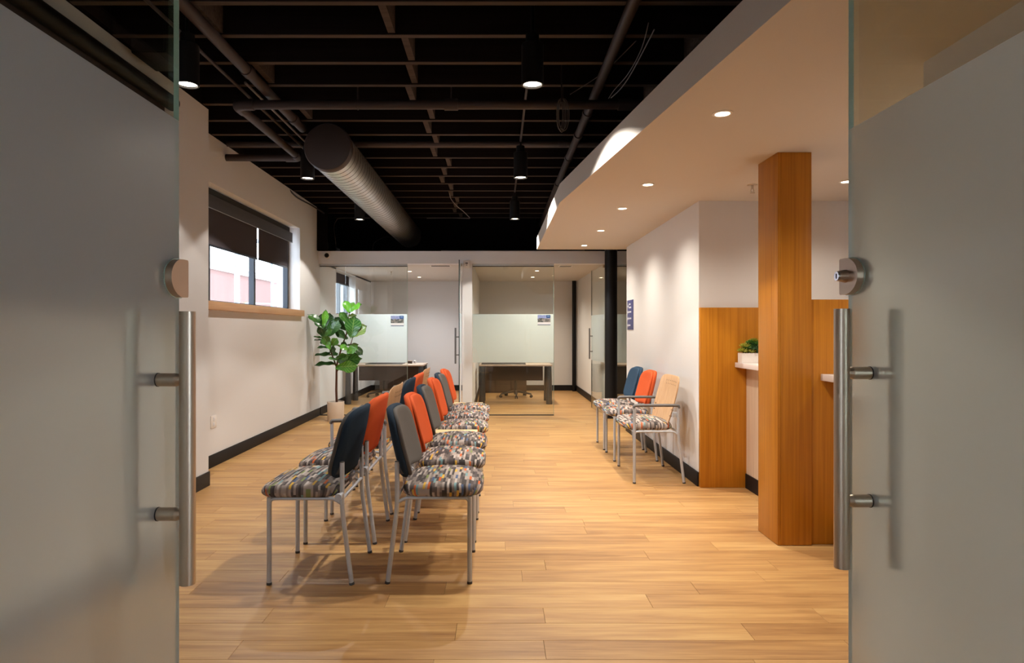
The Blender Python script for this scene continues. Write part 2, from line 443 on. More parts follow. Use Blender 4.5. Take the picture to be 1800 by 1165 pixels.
class B:
    """collects geometry in world (or local) coordinates and links it as ONE mesh object"""

    def __init__(self):
        self.bm = bmesh.new()
        self.uv = None

    def box(self, x0, x1, y0, y1, z0, z1, bev=0.0, seg=2):
        bm = self.bm
        mtx = Matrix.Translation(((x0 + x1) / 2, (y0 + y1) / 2, (z0 + z1) / 2)) @ Matrix.Diagonal((abs(x1 - x0), abs(y1 - y0), abs(z1 - z0), 1))
        r = bmesh.ops.create_cube(bm, size=1, matrix=mtx)
        if bev:
            es = list({e for v in r['verts'] for e in v.link_edges})
            bmesh.ops.bevel(bm, geom=es, offset=bev, segments=seg, affect='EDGES', profile=0.5)
        return self

    def cyl(self, p0, p1, r0, r1=None, seg=20, caps=True):
        p0, p1 = Vector(p0), Vector(p1)
        d = p1 - p0
        mtx = Matrix.Translation((p0 + p1) / 2) @ d.to_track_quat('Z', 'Y').to_matrix().to_4x4()
        bmesh.ops.create_cone(self.bm, cap_ends=caps, segments=seg, radius1=r0, radius2=r0 if r1 is None else r1, depth=d.length, matrix=mtx)
        return self

    def tube(self, pts, r, seg=10, bend=0.0, caps=True, flat=1.0):
        """round tube through points; corners rounded with radius-like distance bend"""
        P = [Vector(p) for p in pts]
        if bend:
            Q = [P[0]]
            for a, b, c in zip(P, P[1:], P[2:]):
                k = min(bend, (b - a).length * .48, (c - b).length * .48)
                s, e = b + (a - b).normalized() * k, b + (c - b).normalized() * k
                for i in range(6):
                    t = i / 5
                    Q.append(s * (1 - t) ** 2 + b * 2 * t * (1 - t) + e * t * t)
            Q.append(P[-1])
            P = Q
        rs = r if isinstance(r, (list, tuple)) else [r] * len(P)
        if len(rs) != len(P):
            rs = [rs[0] + (rs[-1] - rs[0]) * i / (len(P) - 1) for i in range(len(P))]
        rings = []
        up = None
        for i, p in enumerate(P):
            a = P[i - 1] if i else p
            b = P[i + 1] if i < len(P) - 1 else p
            d = (b - a).normalized()
            if up is None:
                up = Vector((0, 0, 1)) if abs(d.z) < .9 else Vector((1, 0, 0))
            side = d.cross(up)
            if side.length < 1e-6:
                side = d.orthogonal()
            side.normalize()
            up = side.cross(d).normalized()
            rings.append([self.bm.verts.new(p + (side * math.cos(2 * PI * k / seg) + up * math.sin(2 * PI * k / seg) * flat) * rs[i]) for k in range(seg)])
        for A, C in zip(rings, rings[1:]):
            for k in range(seg):
                self.bm.faces.new((A[k], A[(k + 1) % seg], C[(k + 1) % seg], C[k]))
        if caps:
            self.bm.faces.new(list(reversed(rings[0])))
            self.bm.faces.new(rings[-1])
        return self

    def lathe(self, prof, c=(0, 0, 0), seg=24):
        """profile [(r,z)...] turned about the vertical through c"""
        c = Vector(c)
        rings = []
        for r, z in prof:
            if r < 1e-6:
                rings.append([self.bm.verts.new(c + Vector((0, 0, z)))])
            else:
                rings.append([self.bm.verts.new(c + Vector((r * math.cos(2 * PI * k / seg), r * math.sin(2 * PI * k / seg), z))) for k in range(seg)])
        for A, C in zip(rings, rings[1:]):
            for k in range(seg):
                k2 = (k + 1) % seg
                if len(A) == 1 and len(C) == 1: continue
                if len(A) == 1: self.bm.faces.new((A[0], C[k], C[k2]))
                elif len(C) == 1: self.bm.faces.new((A[k], A[k2], C[0]))
                else: self.bm.faces.new((A[k], A[k2], C[k2], C[k]))
        return self

    def prism(self, poly, axis, lo, hi):
        """polygon (a,b) in the plane normal to axis, extruded lo..hi"""
        def P(a, b, h):
            return {'X': (h, a, b), 'Y': (a, h, b), 'Z': (a, b, h)}[axis]
        A = [self.bm.verts.new(P(a, b, lo)) for a, b in poly]
        C = [self.bm.verts.new(P(a, b, hi)) for a, b in poly]
        n = len(poly)
        self.bm.faces.new(A); self.bm.faces.new(list(reversed(C)))
        for i in range(n):
            self.bm.faces.new((A[i], C[i], C[(i + 1) % n], A[(i + 1) % n]))
        return self

    def build(self, name, mat, parent=None, sharp=35, base=True):
        bm = self.bm
        bmesh.ops.recalc_face_normals(bm, faces=bm.faces)
        if parent is not None:
            off = ORIGIN.get(parent, Vector((0, 0, 0)))
        else:
            co = [v.co for v in bm.verts]
            off = Vector(((min(c.x for c in co) + max(c.x for c in co)) / 2, (min(c.y for c in co) + max(c.y for c in co)) / 2, min(c.z for c in co)))
        bmesh.ops.translate(bm, verts=bm.verts, vec=-off)
        me = bpy.data.meshes.new(name)
        bm.to_mesh(me)
        bm.free()
        if mat is not None:
            me.materials.append(mat)
        me.shade_smooth()
        me.set_sharp_from_angle(angle=math.radians(sharp))
        o = bpy.data.objects.new(name, me)
        COL.objects.link(o)
        if parent is not None:
            o.parent = parent
            ORIGIN[o] = off
        else:
            o.location = off
            ORIGIN[o] = off
        return o


def thing(name, label, cat, loc=(0, 0, 0), group=None, rz=0.0, local=False):
    o = bpy.data.objects.new(name, None)
    o.empty_display_size = 0.1
    COL.objects.link(o)
    o.location = loc
    o.rotation_euler = (0, 0, rz)
    o['label'] = label
    o['category'] = cat
    if group: o['group'] = group
    ORIGIN[o] = Vector((0, 0, 0)) if local else Vector(loc)
    return o


def tag(o, label, cat, group=None):
    o['label'] = label
    o['category'] = cat
    if group: o['group'] = group
    return o


def struct(o):
    o['kind'] = 'structure'
    return o


def root(name, loc):
    """an Empty for a piece of the setting"""
    o = bpy.data.objects.new(name, None)
    o.empty_display_size = 0.1
    COL.objects.link(o)
    o.location = loc
    o['kind'] = 'structure'
    ORIGIN[o] = Vector(loc)
    return o


def stuff(o):
    o['kind'] = 'stuff'
    return o


def kids(o):
    return [c for c in bpy.data.objects if c.parent == o]


def copy_tree(src, parent=None):
    c = src.copy()
    COL.objects.link(c)
    if parent is not None:
        c.parent = parent
    for ch in CHILDREN.get(src.name, []) if src.name in CHILDREN else kids(src):
        copy_tree(ch, c)
    return c


CHILDREN = {}


def at(px, py, Y):
    """a point of the place seen at pixel (px,py), Y metres into the room"""
    return Vector(((px - CX) * Y / F, Y, EYE - (py - CY) * Y / F))


def spot(name, loc, power, col, angle=115, blend=0.2, radius=0.035, parent=None):
    d = bpy.data.lights.new(name, 'SPOT')
    d.energy = power
    d.color = col
    d.spot_size = math.radians(angle)
    d.spot_blend = blend
    d.shadow_soft_size = radius
    o = bpy.data.objects.new(name, d)
    COL.objects.link(o)
    o.location = loc
    if parent is not None: o.parent = parent
    return o


# ================================================================== SETTING
XL, XLN, XR, YB = -2.62, -2.34, 1.63, 9.5     # left wall, near left wall, right wall, office front
ZS, ZST, ZJ, ZD = 2.30, 2.453, 3.06, 3.30     # soffit, soffit top, joist underside, deck

# ---- floor: sub-floor slab with planks
fl = root('floor', (0, 5, 0))
B().box(-3.2, 3.7, -2.6, 13.6, -0.12, -0.005).build('subfloor', M['black'], fl)
PW, PL = 0.152, 1.22
plank_meshes = {}


def plank(x0, x1, y0, y1):
    L_, W_ = round(x1 - x0, 3), round(y1 - y0, 3)
    key = (L_, W_)
    if key not in plank_meshes:
        b = B()
        g = 0.0005
        c = 0.0009
        z0, z1 = -0.005, 0.0
        v = b.bm.verts.new
        bot = [v((sx * (L_ / 2 - g), sy * (W_ / 2 - g), z0)) for sx, sy in ((-1, -1), (1, -1), (1, 1), (-1, 1))]
        mid = [v((sx * (L_ / 2 - g), sy * (W_ / 2 - g), z1 - c)) for sx, sy in ((-1, -1), (1, -1), (1, 1), (-1, 1))]
        top = [v((sx * (L_ / 2 - g - c), sy * (W_ / 2 - g - c), z1)) for sx, sy in ((-1, -1), (1, -1), (1, 1), (-1, 1))]
        for A, C in ((bot, mid), (mid, top)):
            for k in range(4):
                b.bm.faces.new((A[k], A[(k + 1) % 4], C[(k + 1) % 4], C[k]))
        b.bm.faces.new(top)
        bmesh.ops.recalc_face_normals(b.bm, faces=b.bm.faces)
        me = bpy.data.meshes.new('plank'); b.bm.to_mesh(me); b.bm.free()
        me.materials.append(M['floor'])
        plank_meshes[key] = me
    o = bpy.data.objects.new('plank', plank_meshes[key])
    COL.objects.link(o)
    o.parent = fl
    o.location = Vector(((x0 + x1) / 2, (y0 + y1) / 2, 0)) - ORIGIN[fl]


def clip_extent(y):
    if y < 2.5: return -2.34, 1.66
    if y < 5.18: return (-2.34 if y < 5.2 else XL), 2.0
    if y < 8.06: return XL, XR
    return XL, 3.1


y = 1.7
row = 0
starts = [-3.3, -2.9, -3.6, -2.6, -3.1, -3.75, -2.75, -3.45]
while y < YB:
    xa, xb = clip_extent(y + PW / 2)
    x = starts[row % 8] + 0.07 * ((row * 5) % 7)
    while x > xa: x -= PL
    while x < xb - 0.02:
        a, b_ = max(x, xa), min(x + PL, xb)
        if b_ - a > 0.003:
            plank(a, b_, y, y + PW)
        x += PL
    y += PW
    row += 1
yend = y
b = B().box(-3.2, 3.7, yend, 13.6, -0.005, 0)
b.box(-3.2, 3.7, -2.6, 1.7, -0.005, 0)
b.box(1.66, 3.7, 1.7, 2.5, -0.005, 0).box(2.0, 3.7, 2.5, 5.18, -0.005, 0)
stuff(b.build('plank_field', M['floor'], fl))

# ---- left wall (far part) with its window opening
WY0, WY1, WZ0, WZ1 = 5.35, 8.56, 1.52, 2.615
OY0, OY1 = 10.5, 11.94
b = B()
xo = XL - 0.30
b.box(xo, XL, 5.22, 13.4, 0, WZ0)
b.box(xo, XL, 5.22, WY0, WZ0, WZ1).box(xo, XL, WY1, OY0, WZ0, WZ1).box(xo, XL, OY1, 13.4, WZ0, WZ1)
b.box(xo, XL, 5.22, YB, WZ1, ZJ - 0.01)
b.box(xo, XL, YB, OY0, 2.25, WZ1 + .01).box(xo, XL, OY0, OY1, 2.25, WZ1).box(xo, XL, OY1, 13.4, 2.25, WZ1)
struct(b.build('wall_left', M['wall']))
b = B()
b.box(xo, XL, 5.22, YB, ZJ - 0.01, ZD)
b.box(xo, XL, YB, 13.4, WZ1, ZD)
struct(b.build('trim_1', M['deck']))

# ---- left wall (near part), proud of the far part, with its own window
NY0, NY1, NZ0, NZ1 = 1.2, 4.53, 1.40, 2.86
b = B()
b.box(xo, XLN, -2.6, 5.22, 0, NZ0)
b.box(xo, XLN, -2.6, NY0, NZ0, NZ1).box(xo, XLN, NY1, 5.22, NZ0, NZ1)
b.box(xo, XLN, -2.6, 5.22, NZ1, ZJ - 0.01)
struct(b.build('wall_left_near', M['wall']))
struct(B().box(xo, XLN, -2.6, 5.22, ZJ - 0.01, ZD).build('trim_2', M['deck']))

# baseboards
struct(B().box(XL, XL + .014, 5.22, YB - .03, 0, 0.115, .003).build('baseboard_left', M['black']))
struct(B().box(XLN, XLN + .014, 0.6, 5.22, 0, 0.115, .003).build('baseboard_left_near', M['black']))
struct(B().box(XR - .014, XR, 5.18, 8.06, 0, 0.115, .003).build('baseboard_right', M['black']))

# ---- right wall block, far right pieces
b = B().box(XR, 3.6, 5.18, 8.06, 0, ZS)
struct(b.build('wall_right', M['wall']))
struct(B().box(1.66, 3.6, 0.54, 2.5, 0, ZS).build('wall_right_near', M['wall']))
b = B().box(3.6, 3.75, -1.1, 13.6, 0, ZD).box(3.6, 3.75, -2.6, -1.1, 0, .35).box(3.6, 3.75, -2.6, -1.1, 2.45, 2.7).box(3.6, 3.75, -2.6, -2.4, .35, 2.45)
struct(b.build('wall_right_outer', M['wall']))

# ---- soffit with its angled edge
pts = [(1.12, 0.54), (0.515, 5.246), (0.519, 8.30), (3.6, 8.30), (3.6, 0.54)]
sf = root('ceiling_soffit', (2.0, 5.0, ZS))
B().prism(pts, 'Z', ZS, ZST).build('soffit_slab', M['soffit'], sf)
struct(B().box(XR + .02, 3.6, 8.31, 8.5, ZST, ZD).build('trim_3', M['deck']))

# ---- black ceiling deck with joists and blocking
ce = root('ceiling', (0, 6, ZD))
B().box(-3.0, 3.6, 0.54, 13.6, ZD, ZD + .08).build('deck', M['deck'], ce)
jm = None
JY = [4.337 + .398 * k for k in range(-6, 16)]
for i, yj in enumerate(JY):
    if jm is None:
        o = B().box(-2.92, 3.6, yj - .02, yj + .02, ZJ, ZD).build('joist', M['joist'], ce)
        jm = o
        base_y = yj
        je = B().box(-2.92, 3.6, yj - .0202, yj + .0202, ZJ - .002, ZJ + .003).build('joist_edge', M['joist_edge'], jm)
    else:
        o = jm.copy(); COL.objects.link(o); o.location = (0, yj - base_y, 0)
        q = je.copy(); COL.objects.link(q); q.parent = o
offs = [-.62, -.55, -.58, -.50, -.64, -.57, -.60, -.66, -.55, -.62, -.58, -.64, -.52, -.60, -.66, -.58, -.61, -.55, -.6, -.64, -.57]
bm0 = None
for i, (y0, y1) in enumerate(zip(JY, JY[1:])):
    for dx in ((0, 1.85) if i % 2 else (0, -1.05)):
        x0 = offs[i % len(offs)] + dx
        if bm0 is None:
            o = B().box(x0 - .022, x0 + .022, y0 + .02, y1 - .02, ZJ + .01, ZD).build('blocking', M['joist_edge'], ce)
            bm0 = (o, x0, y0)
        else:
            o = bm0[0].copy(); COL.objects.link(o); o.location = (x0 - bm0[1], y0 - bm0[2], 0)
struct(B().box(-3.0, 3.6, 10.75, 10.85, 2.43, ZD).build('wall_back_upper', M['deck']))

# ---- entrance wall behind the doors and the lobby the camera stands in
b = B()
b.box(-2.34, 3.6, 0.42, 0.54, 2.30, ZD)
b.box(-2.34, -2.2, 0.42, 0.54, 0, 2.3).box(2.2, 3.6, 0.42, 0.54, 0, 2.3)
struct(b.build('wall_front', M['wall']))
b = B().box(-2.9, 3.6, -2.75, -2.6, 0, .35).box(-2.9, 3.6, -2.75, -2.6, 2.45, 2.7)
b.box(-2.9, -2.3, -2.75, -2.6, .35, 2.45).box(-1.6, 3.6, -2.75, -2.6, .35, 2.45)  # gap left for the added fill window
struct(b.build('wall_lobby', M['wall']))
struct(B().box(-2.9, 3.6, -2.6, 0.42, 2.6, 2.7).build('ceiling_lobby', M['soffit']))

# ---- office front: header, partition walls, office shell
YO = 13.4
ZO = 2.275
b = B().box(XL, XR + 2.0, YB - .06, YB + .10, 2.235, 2.42)
struct(b.build('wall_back', M['trim_white']))
struct(B().box(XL, 3.6, YB + .10, YO, 2.275, 2.42).build('ceiling_offices', M['soffit']))
struct(B().box(-2.92, 3.75, YO, YO + .12, 0, 2.42).build('wall_offices', M['wall']))
struct(B().box(-.505, -.36, YB - .05, YO, 0, 2.275).build('wall_partition', M['wall']))
struct(B().box(1.66, 1.76, YB + .25, YO, 0, 2.275).build('wall_partition_right', M['wall']))
b = B().box(XL, -.505, YO - .014, YO, 0, .115).box(-.36, 1.66, YO - .014, YO, 0, .115)
struct(b.build('baseboard_offices', M['black']))
b = B().box(XL, XL + .014, YB + .02, YO - .014, 0, .115)
struct(b.build('baseboard_office_left', M['black']))
b = B().box(-.36, -.346, YB + .06, YO - .014, 0, .115)
struct(b.build('baseboard_partition', M['black']))
b = B().box(1.646, 1.66, YB + .25, YO - .014, 0, .115)
struct(b.build('baseboard_partition_right', M['black']))

# ================================================================== WINDOWS
def ext_window(name, y0, y1, z0, z1, xf, mullions, pane_name='pane'):
    r = root(name, (xf, (y0 + y1) / 2, z0))
    fw, fd = .05, .06
    B().box(xf - fd, xf, y0, y0 + fw, z0, z1).build('frame_post', M['frame'], r)
    B().box(xf - fd, xf, y1 - fw, y1, z0, z1).build('frame_post', M['frame'], r)
    B().box(xf - fd, xf, y0 + fw, y1 - fw, z1 - fw, z1).build('frame_head', M['frame'], r)
    B().box(xf - fd, xf, y0 + fw, y1 - fw, z0, z0 + .03).build('frame_bottom', M['frame'], r)
    ys = [y0 + fw] + [q for m_ in mullions for q in (m_ - .025, m_ + .025)] + [y1 - fw]
    for m_ in mullions:
        B().box(xf - fd, xf, m_ - .025, m_ + .025, z0 + .03, z1 - fw).build('mullion', M['frame'], r)
    for i in range(0, len(ys), 2):
        B().box(xf - .035, xf - .029, ys[i], ys[i + 1], z0 + .03, z1 - fw).build(pane_name, M['glass_win'], r)
    return r


ext_window('window_1', WY0, WY1, WZ0, WZ1, XL - .15, [6.19, 7.36])
ext_window('window_2', OY0, OY1, WZ0, 2.25, XL - .15, [11.77 - .4])
ext_window('window_3', NY0, NY1, NZ0, NZ1, XL - .02, [2.3, 3.4])
r = root('added_fill_window_1', (-1.95, -2.68, .35))  # added lobby glazing, lets cool sky fill in from behind the camera
for xm in (-2.275, -1.625):
    B().box(xm - .025, xm + .025, -2.70, -2.64, .35, 2.45).build('mullion', M['frame'], r)
B().box(-2.25, -1.65, -2.70, -2.64, 2.40, 2.45).build('frame_head', M['frame'], r)
B().box(-2.25, -1.65, -2.70, -2.64, .35, .40).build('frame_bottom', M['frame'], r)
B().box(-2.25, -1.65, -2.673, -2.667, .40, 2.40).build('pane', M['glass_win'], r)
r = root('added_fill_window_2', (3.67, -1.7, .35))  # second added lobby window, in the side wall, for daylight fill
for ym in (-2.375, -1.125):
    B().box(3.62, 3.68, ym - .025, ym + .025, .35, 2.45).build('mullion', M['frame'], r)
B().box(3.62, 3.68, -2.35, -1.15, 2.40, 2.45).build('frame_head', M['frame'], r)
B().box(3.62, 3.68, -2.35, -1.15, .35, .40).build('frame_bottom', M['frame'], r)
B().box(3.647, 3.653, -2.35, -1.15, .40, 2.40).build('pane', M['glass_win'], r)
# oak sill board of the large window
o = B().box(XL - .15, XL + .045, WY0, WY1 + .06, WZ0 - .075, WZ0 + .004, .004).build('trim_4', M['sill']); struct(o)
o = B().box(XL - .15, XL + .03, OY0, OY1 + .04, WZ0 - .04, WZ0 + .003, .003).build('trim_5', M['sill']); struct(o)


def roller(label, y0, y1, x, zt, zb, vx, vz0, vz1, group='roller blinds in the windows'):
    t = thing('roller_blind', label, 'roller blind', (x, (y0 + y1) / 2, zb), group)
    B().box(x - .0015, x + .0015, y0, y1, zb + .02, zt).build('blind_cloth', M['shade'], t)
    B().box(x - .006, x + .006, y0, y1, zb, zb + .022, .003).build('hem_bar', M['frame'], t)
    B().cyl((x - .03, y0, zt), (x - .03, y1, zt), .022, seg=14).build('roller_tube', M['frame'], t)
    return t


xs = XL - .115
roller('charcoal roller blind half lowered between the first mullion and the pilaster', WY0 + .06, 6.07, xs, 2.53, 2.06, 0, 0, 0)
roller('charcoal roller blind half lowered over the middle pane of the large window', 6.09, 7.335, xs, 2.53, 2.06, 0, 0, 0)
roller('charcoal roller blind half lowered over the far pane beside the white reveal', 7.385, 8.40, xs, 2.53, 2.065, 0, 0, 0)
t = thing('blind_valance', 'long charcoal valance board across the head of the large window', 'valance', (XL - .08, 7, 2.41))
B().box(XL - .095, XL - .075, WY0 + .02, WY1 - .07, 2.413, 2.54, .003).build('fascia', M['valance'], t)
B().box(XL - .11, XL - .085, WY0 + .02, WY1 - .16, 2.54, 2.60).build('top_rail', M['lampblack'], t)
B().box(XL - .0755, XL - .072, WY0 + .02, WY1 - .07, 2.408, 2.414).build('bottom_lip', M['silver'], t)
roller('dark roller blind behind the office glass above the fig', OY0 + .05, OY1 - .05, xs, 2.24, 2.06, 0, 0, 0)
# near window: big blind and its rounded cassette
t = thing('roller_blind', 'wide black roller blind seen through the clear top of the glass door beside the pilaster', 'roller blind', (XLN + .02, 3, 2.06), 'roller blinds in the windows')
B().box(XLN + .012, XLN + .016, .95, 4.50, 1.38, 2.83).build('blind_cloth', M['shade'], t)
B().box(XLN + .006, XLN + .022, .95, 4.50, 1.36, 1.385, .004).build('hem_bar', M['frame'], t)
B().cyl((XLN + .055, .95, 2.855), (XLN + .055, 4.535, 2.855), .052, seg=20).build('cassette', M['lampblack'], t)

# ================================================================== GLASS ENTRANCE DOORS
def entrance_door(name, xg, ye, side, yh, hz0, hz1, sz0, sz1, sgn_lock):
    """xg glass plane, ye free edge, side = +1 when the passage lies at greater X"""
    r = root(name, (xg, ye - .45, 0))
    y0 = ye - .92
    th = .006
    B().box(xg - th, xg + th, y0, ye - .0012, 0.012, 2.2).build('glass_pane', M['glass_door'], r)
    B().box(xg - th, xg + th, ye - .0012, ye, 0.012, 2.2).build('glass_edge', M['ring_edge'], r)
    xf = xg + side * (th + .0006)
    f = B()
    vs = [f.bm.verts.new(p) for p in ((xf, y0, .012), (xf, ye - .001, .012), (xf, ye - .001, 1.740), (xf, y0, 1.740))]
    f.bm.faces.new(vs)
    f.build('frosted_film', M['frost'], r)
    # bottom rail and pivot (out of the frame)
    B().box(xg - .02, xg + .02, y0, ye, 0.005, .09, .003).build('bottom_rail', M['steel'], r)
    for s in (1, -1):
        xb = xg + s * .071
        h = B()
        h.cyl((xb, yh, hz0), (xb, yh, hz1), .0165, seg=32)
        bar = h.build('pull_handle', M['steel'], r)
        for z in (sz0, sz1):
            q = B()
            q.cyl((xg + s * (th + .001), yh, z), (xg + s * .048, yh, z), .0142, seg=24)
            q.cyl((xg + s * .048, yh, z), (xg + s * .058, yh, z), .0142, .0110, seg=24)
            q.build('standoff', M['steel'], bar)
            q = B()
            q.cyl((xg + s * th, yh, z), (xg + s * (th + .003), yh, z), .0150, seg=24)
            q.build('washer', M['rubber'], bar)
    # D-shaped lock plates on both faces
    yc, zc = ye - .014, 1.378 if side > 0 else 1.388
    yflat = ye + .010
    for s in (1, -1):
        poly = [(yflat, zc - .040), (yflat, zc + .040), (yflat - .003, zc + .043)]
        for i in range(27):
            a = PI / 2 + PI * i / 26
            poly.append((yc + .054 * math.cos(a), zc + .043 * math.sin(a)))
        poly.append((yflat - .003, zc - .043))
        lo, hi = sorted((xg + s * (th + .0015), xg + s * (th + .017)))
        k = B().prism(poly, 'X', lo, hi)
        bmesh.ops.bevel(k.bm, geom=[e for e in k.bm.edges if len(e.link_faces) == 2 and e.calc_face_angle(0) > .8], offset=.0015, segments=2, affect='EDGES')
        lp = k.build('lock_plate', M['steel_lock'], r)
        poly2 = [(yc + 1.05 * (yy - yc), zc + 1.05 * (zz - zc)) for yy, zz in poly]
        lo, hi = sorted((xg + s * th, xg + s * (th + .0015)))
        B().prism(poly2, 'X', lo, hi).build('lock_gasket', M['ring_edge'], lp)
        if sgn_lock and s == side:
            x1 = xg + s * (th + .017)
            q = B().cyl((x1, yc - .004, zc), (x1 + s * .018, yc - .004, zc), .0155, .0125, seg=24)
            q.build('lock_collar', M['steel_lock'], lp)
            q = B().cyl((x1 + s * .018, yc - .004, zc), (x1 + s * .022, yc - .004, zc), .0105, seg=24)
            q.build('key_cylinder', M['chrome'], lp)
            q = B().box(x1 + s * .0220, x1 + s * .0226, yc - .0055, yc - .0025, zc - .006, zc + .006)
            q.build('keyway', M['black'], lp)
    return r


entrance_door('door_1', -.7366, 1.479, 1, 1.384, .714, 1.300, .864, 1.153, False)
entrance_door('door_2', .8516, 1.545, -1, 1.454, .723, 1.308, .874, 1.163, True)

# ================================================================== OFFICE FRONT GLASS
def glazing(label, x0, x1, sign=None):
    t = thing('glass_partition', label, 'glass partition', ((x0 + x1) / 2, YB, 0), 'fixed glass panes of the office fronts')
    g = B().box(x0, x1, YB - .005, YB + .005, .012, 2.20)
    g.build('glass_pane', M['glass'], t)
    f = B()
    vs = [f.bm.verts.new(p) for p in ((x0, YB + .0056, .78), (x1, YB + .0056, .78), (x1, YB + .0056, 1.495), (x0, YB + .0056, 1.495))]
    f.bm.faces.new(vs)
    f.build('frosted_film', M['frost_office'], t)
    B().box(x0, x1, YB - .018, YB + .018, 2.205, 2.235, .002).build('head_track', M['silver'], t)
    B().box(x0, x1, YB - .018, YB + .018, 2.197, 2.206).build('head_gasket', M['black'], t)
    B().box(x0, x1, YB - .012, YB + .012, 0.0005, .013).build('floor_track', M['frame'], t)
    B().box(x1 - .004, x1 + .001, YB - .005, YB + .005, .013, 2.197).build('glass_edge', M['ring_edge'], t)
    return t


glazing('clear glass pane with frosted band behind the potted fig', XL + .01, -1.318)
glazing('clear glass pane with frosted band between the white post and the open doorway', -.355, .845)
glazing('narrow slice of frosted glass pane behind the black round column', 1.67, 3.3)


def office_door(label, hinge, free, hs):
    hx, hy = hinge
    fx, fy = free
    t = thing('glass_door', label, 'glass door', (hx, hy, 0), 'open glass office doors')
    d = Vector((fx - hx, fy - hy, 0)); w_ = d.length; d.normalize()
    n = Vector((-d.y, d.x, 0))
    def slab(a0, a1, t0, t1, z0, z1):
        b_ = B()
        H = Vector((hx, hy, 0))
        P = [H + d * a + n * q for a, q in ((a0, t0), (a1, t0), (a1, t1), (a0, t1))]
        b_.prism([(p.x, p.y) for p in P], 'Z', z0, z1)
        return b_
    slab(.002, w_ - .004, -.005, .005, .012, 2.215).build('glass_pane', M['glass'], t)
    slab(w_ - .004, w_, -.006, .006, .012, 2.215).build('glass_edge', M['glass_edge_dark'], t)
    fb = B()
    H = Vector((hx, hy, 0)) + n * .0056
    vs = [fb.bm.verts.new(p) for p in (H + Vector((0, 0, .78)), H + d * (w_ - .005) + Vector((0, 0, .78)), H + d * (w_ - .005) + Vector((0, 0, 1.495)), H + Vector((0, 0, 1.495)))]
    fb.bm.faces.new(vs)
    fb.build('frosted_film', M['frost_office'], t)
    slab(-.0, .06, -.012, .012, 2.19, 2.232).build('top_pivot', M['steel'], t)
    slab(-.0, .06, -.012, .012, .002, .06).build('bottom_pivot', M['steel'], t)
    for s in (hs,):
        c = Vector((hx, hy, 0)) + d * (w_ - .09) + n * s * .055
        h = B().cyl(c + Vector((0, 0, .80)), c + Vector((0, 0, 1.29)), .0125, seg=16).build('pull_handle', M['steel_dull'], t)
        for z in (.92, 1.165):
            B().cyl(c - n * s * .05 + Vector((0, 0, z)), c + Vector((0, 0, z)), .008, seg=12).build('standoff', M['steel_dull'], h)
    return t


office_door('glass office door standing open edge-on beside the white post', (-.52, 9.42), (-.508, 8.72), -1)
office_door('frosted glass office door swung inward beside the black round column', (1.60, 9.56), (1.53, 10.36), 1)

# black round column, black pipe in office corner
t = thing('round_column', 'black painted round steel column in front of the office glass', 'column', (1.645, 9.25, 0))
B().cyl((1.645, 9.25, 0.012), (1.645, 9.25, ZD), .089, seg=36).build('shaft', M['lampblack'], t)
B().lathe([(.0, .0), (.115, .0), (.115, .012), (.0, .012)], (1.645, 9.25, 0), 32).build('base_plate', M['black'], t)
t = tag(B().cyl((1.60, 13.27, .0), (1.60, 13.27, 2.275), .042, seg=24).build('corner_pipe', M['lampblack']), 'black vertical pipe in the corner of the lit office', 'pipe')

# ================================================================== RECEPTION: column, panels, counters
CY0, CY1, CX0, CX1 = 3.757, 4.035, 1.642, 1.842
t = thing('wood_column', 'square wood veneer column standing before the reception counter', 'column', ((CX0 + CX1) / 2, (CY0 + CY1) / 2, 0))
B().box(CX0, CX1 - .001, CY0 + .006, CY1, .003, ZS - .001, .001).build('core_panel', M['oak'], t)
B().box(CX0 + .018, CX1 - .0015, CY0, CY0 + .0055, .003, ZS - .001, .0008).build('face_panel', M['oak'], t)
B().box(CX0 + .0005, CX0 + .017, CY0, CY0 + .0055, .003, ZS - .001, .0008).build('corner_strip', M['oak'], t)


def wood_panel(label, x0, x1, y0, y1, z1):
    t = thing('wood_panel', label, 'panel', ((x0 + x1) / 2, (y0 + y1) / 2, 0), 'wood panels of the reception')
    B().box(x0, x1, y0, y1, .003, z1, .0015).build('veneer_face', M['oak'], t)
    return t


tag(B().box(XR - .002, 3.0, 5.135, 5.178, .002, 1.44, .0015).build('wood_panel', M['oak']), 'low wood veneer panel on the wall behind the small white planter', 'panel')
tag(B().box(CX1 + .002, 3.0, CY0 + .02, CY0 + .06, .002, 1.44, .0015).build('wood_panel', M['oak']), 'low wood veneer screen joined to the square wood column', 'panel')


def counter(lab_t, lab_c, y0, y1):
    t = thing('reception_counter', lab_c, 'counter', (2.3, (y0 + y1) / 2, 0), 'reception counters')
    B().box(1.994, 2.02, y0, y1, .115, .962).build('front_panel', M['whitewash'], t)
    B().box(2.02, 2.75, y0, y1, 0, .10).build('plinth', M['black'], t)
    B().box(1.985, 2.02, y0, y1, 0.0005, .115).build('kick_board', M['black'], t)
    B().box(2.72, 2.75, y0, y1, .10, .962).build('back_panel', M['whitewash'], t)
    tag(B().box(1.902, 2.78, y0, y1, .964, 1.002, .002).build('countertop', M['stone']), lab_t, 'countertop', 'reception countertops')


counter('pale counter top carrying the small white planter', 'whitewashed reception counter between the wall panel and the wood column', CY0 + .065, 5.132)
counter('pale counter top ending behind the steel handle of the glass door', 'reception counter in front of the low wood screen', 2.51, CY0 + .018)

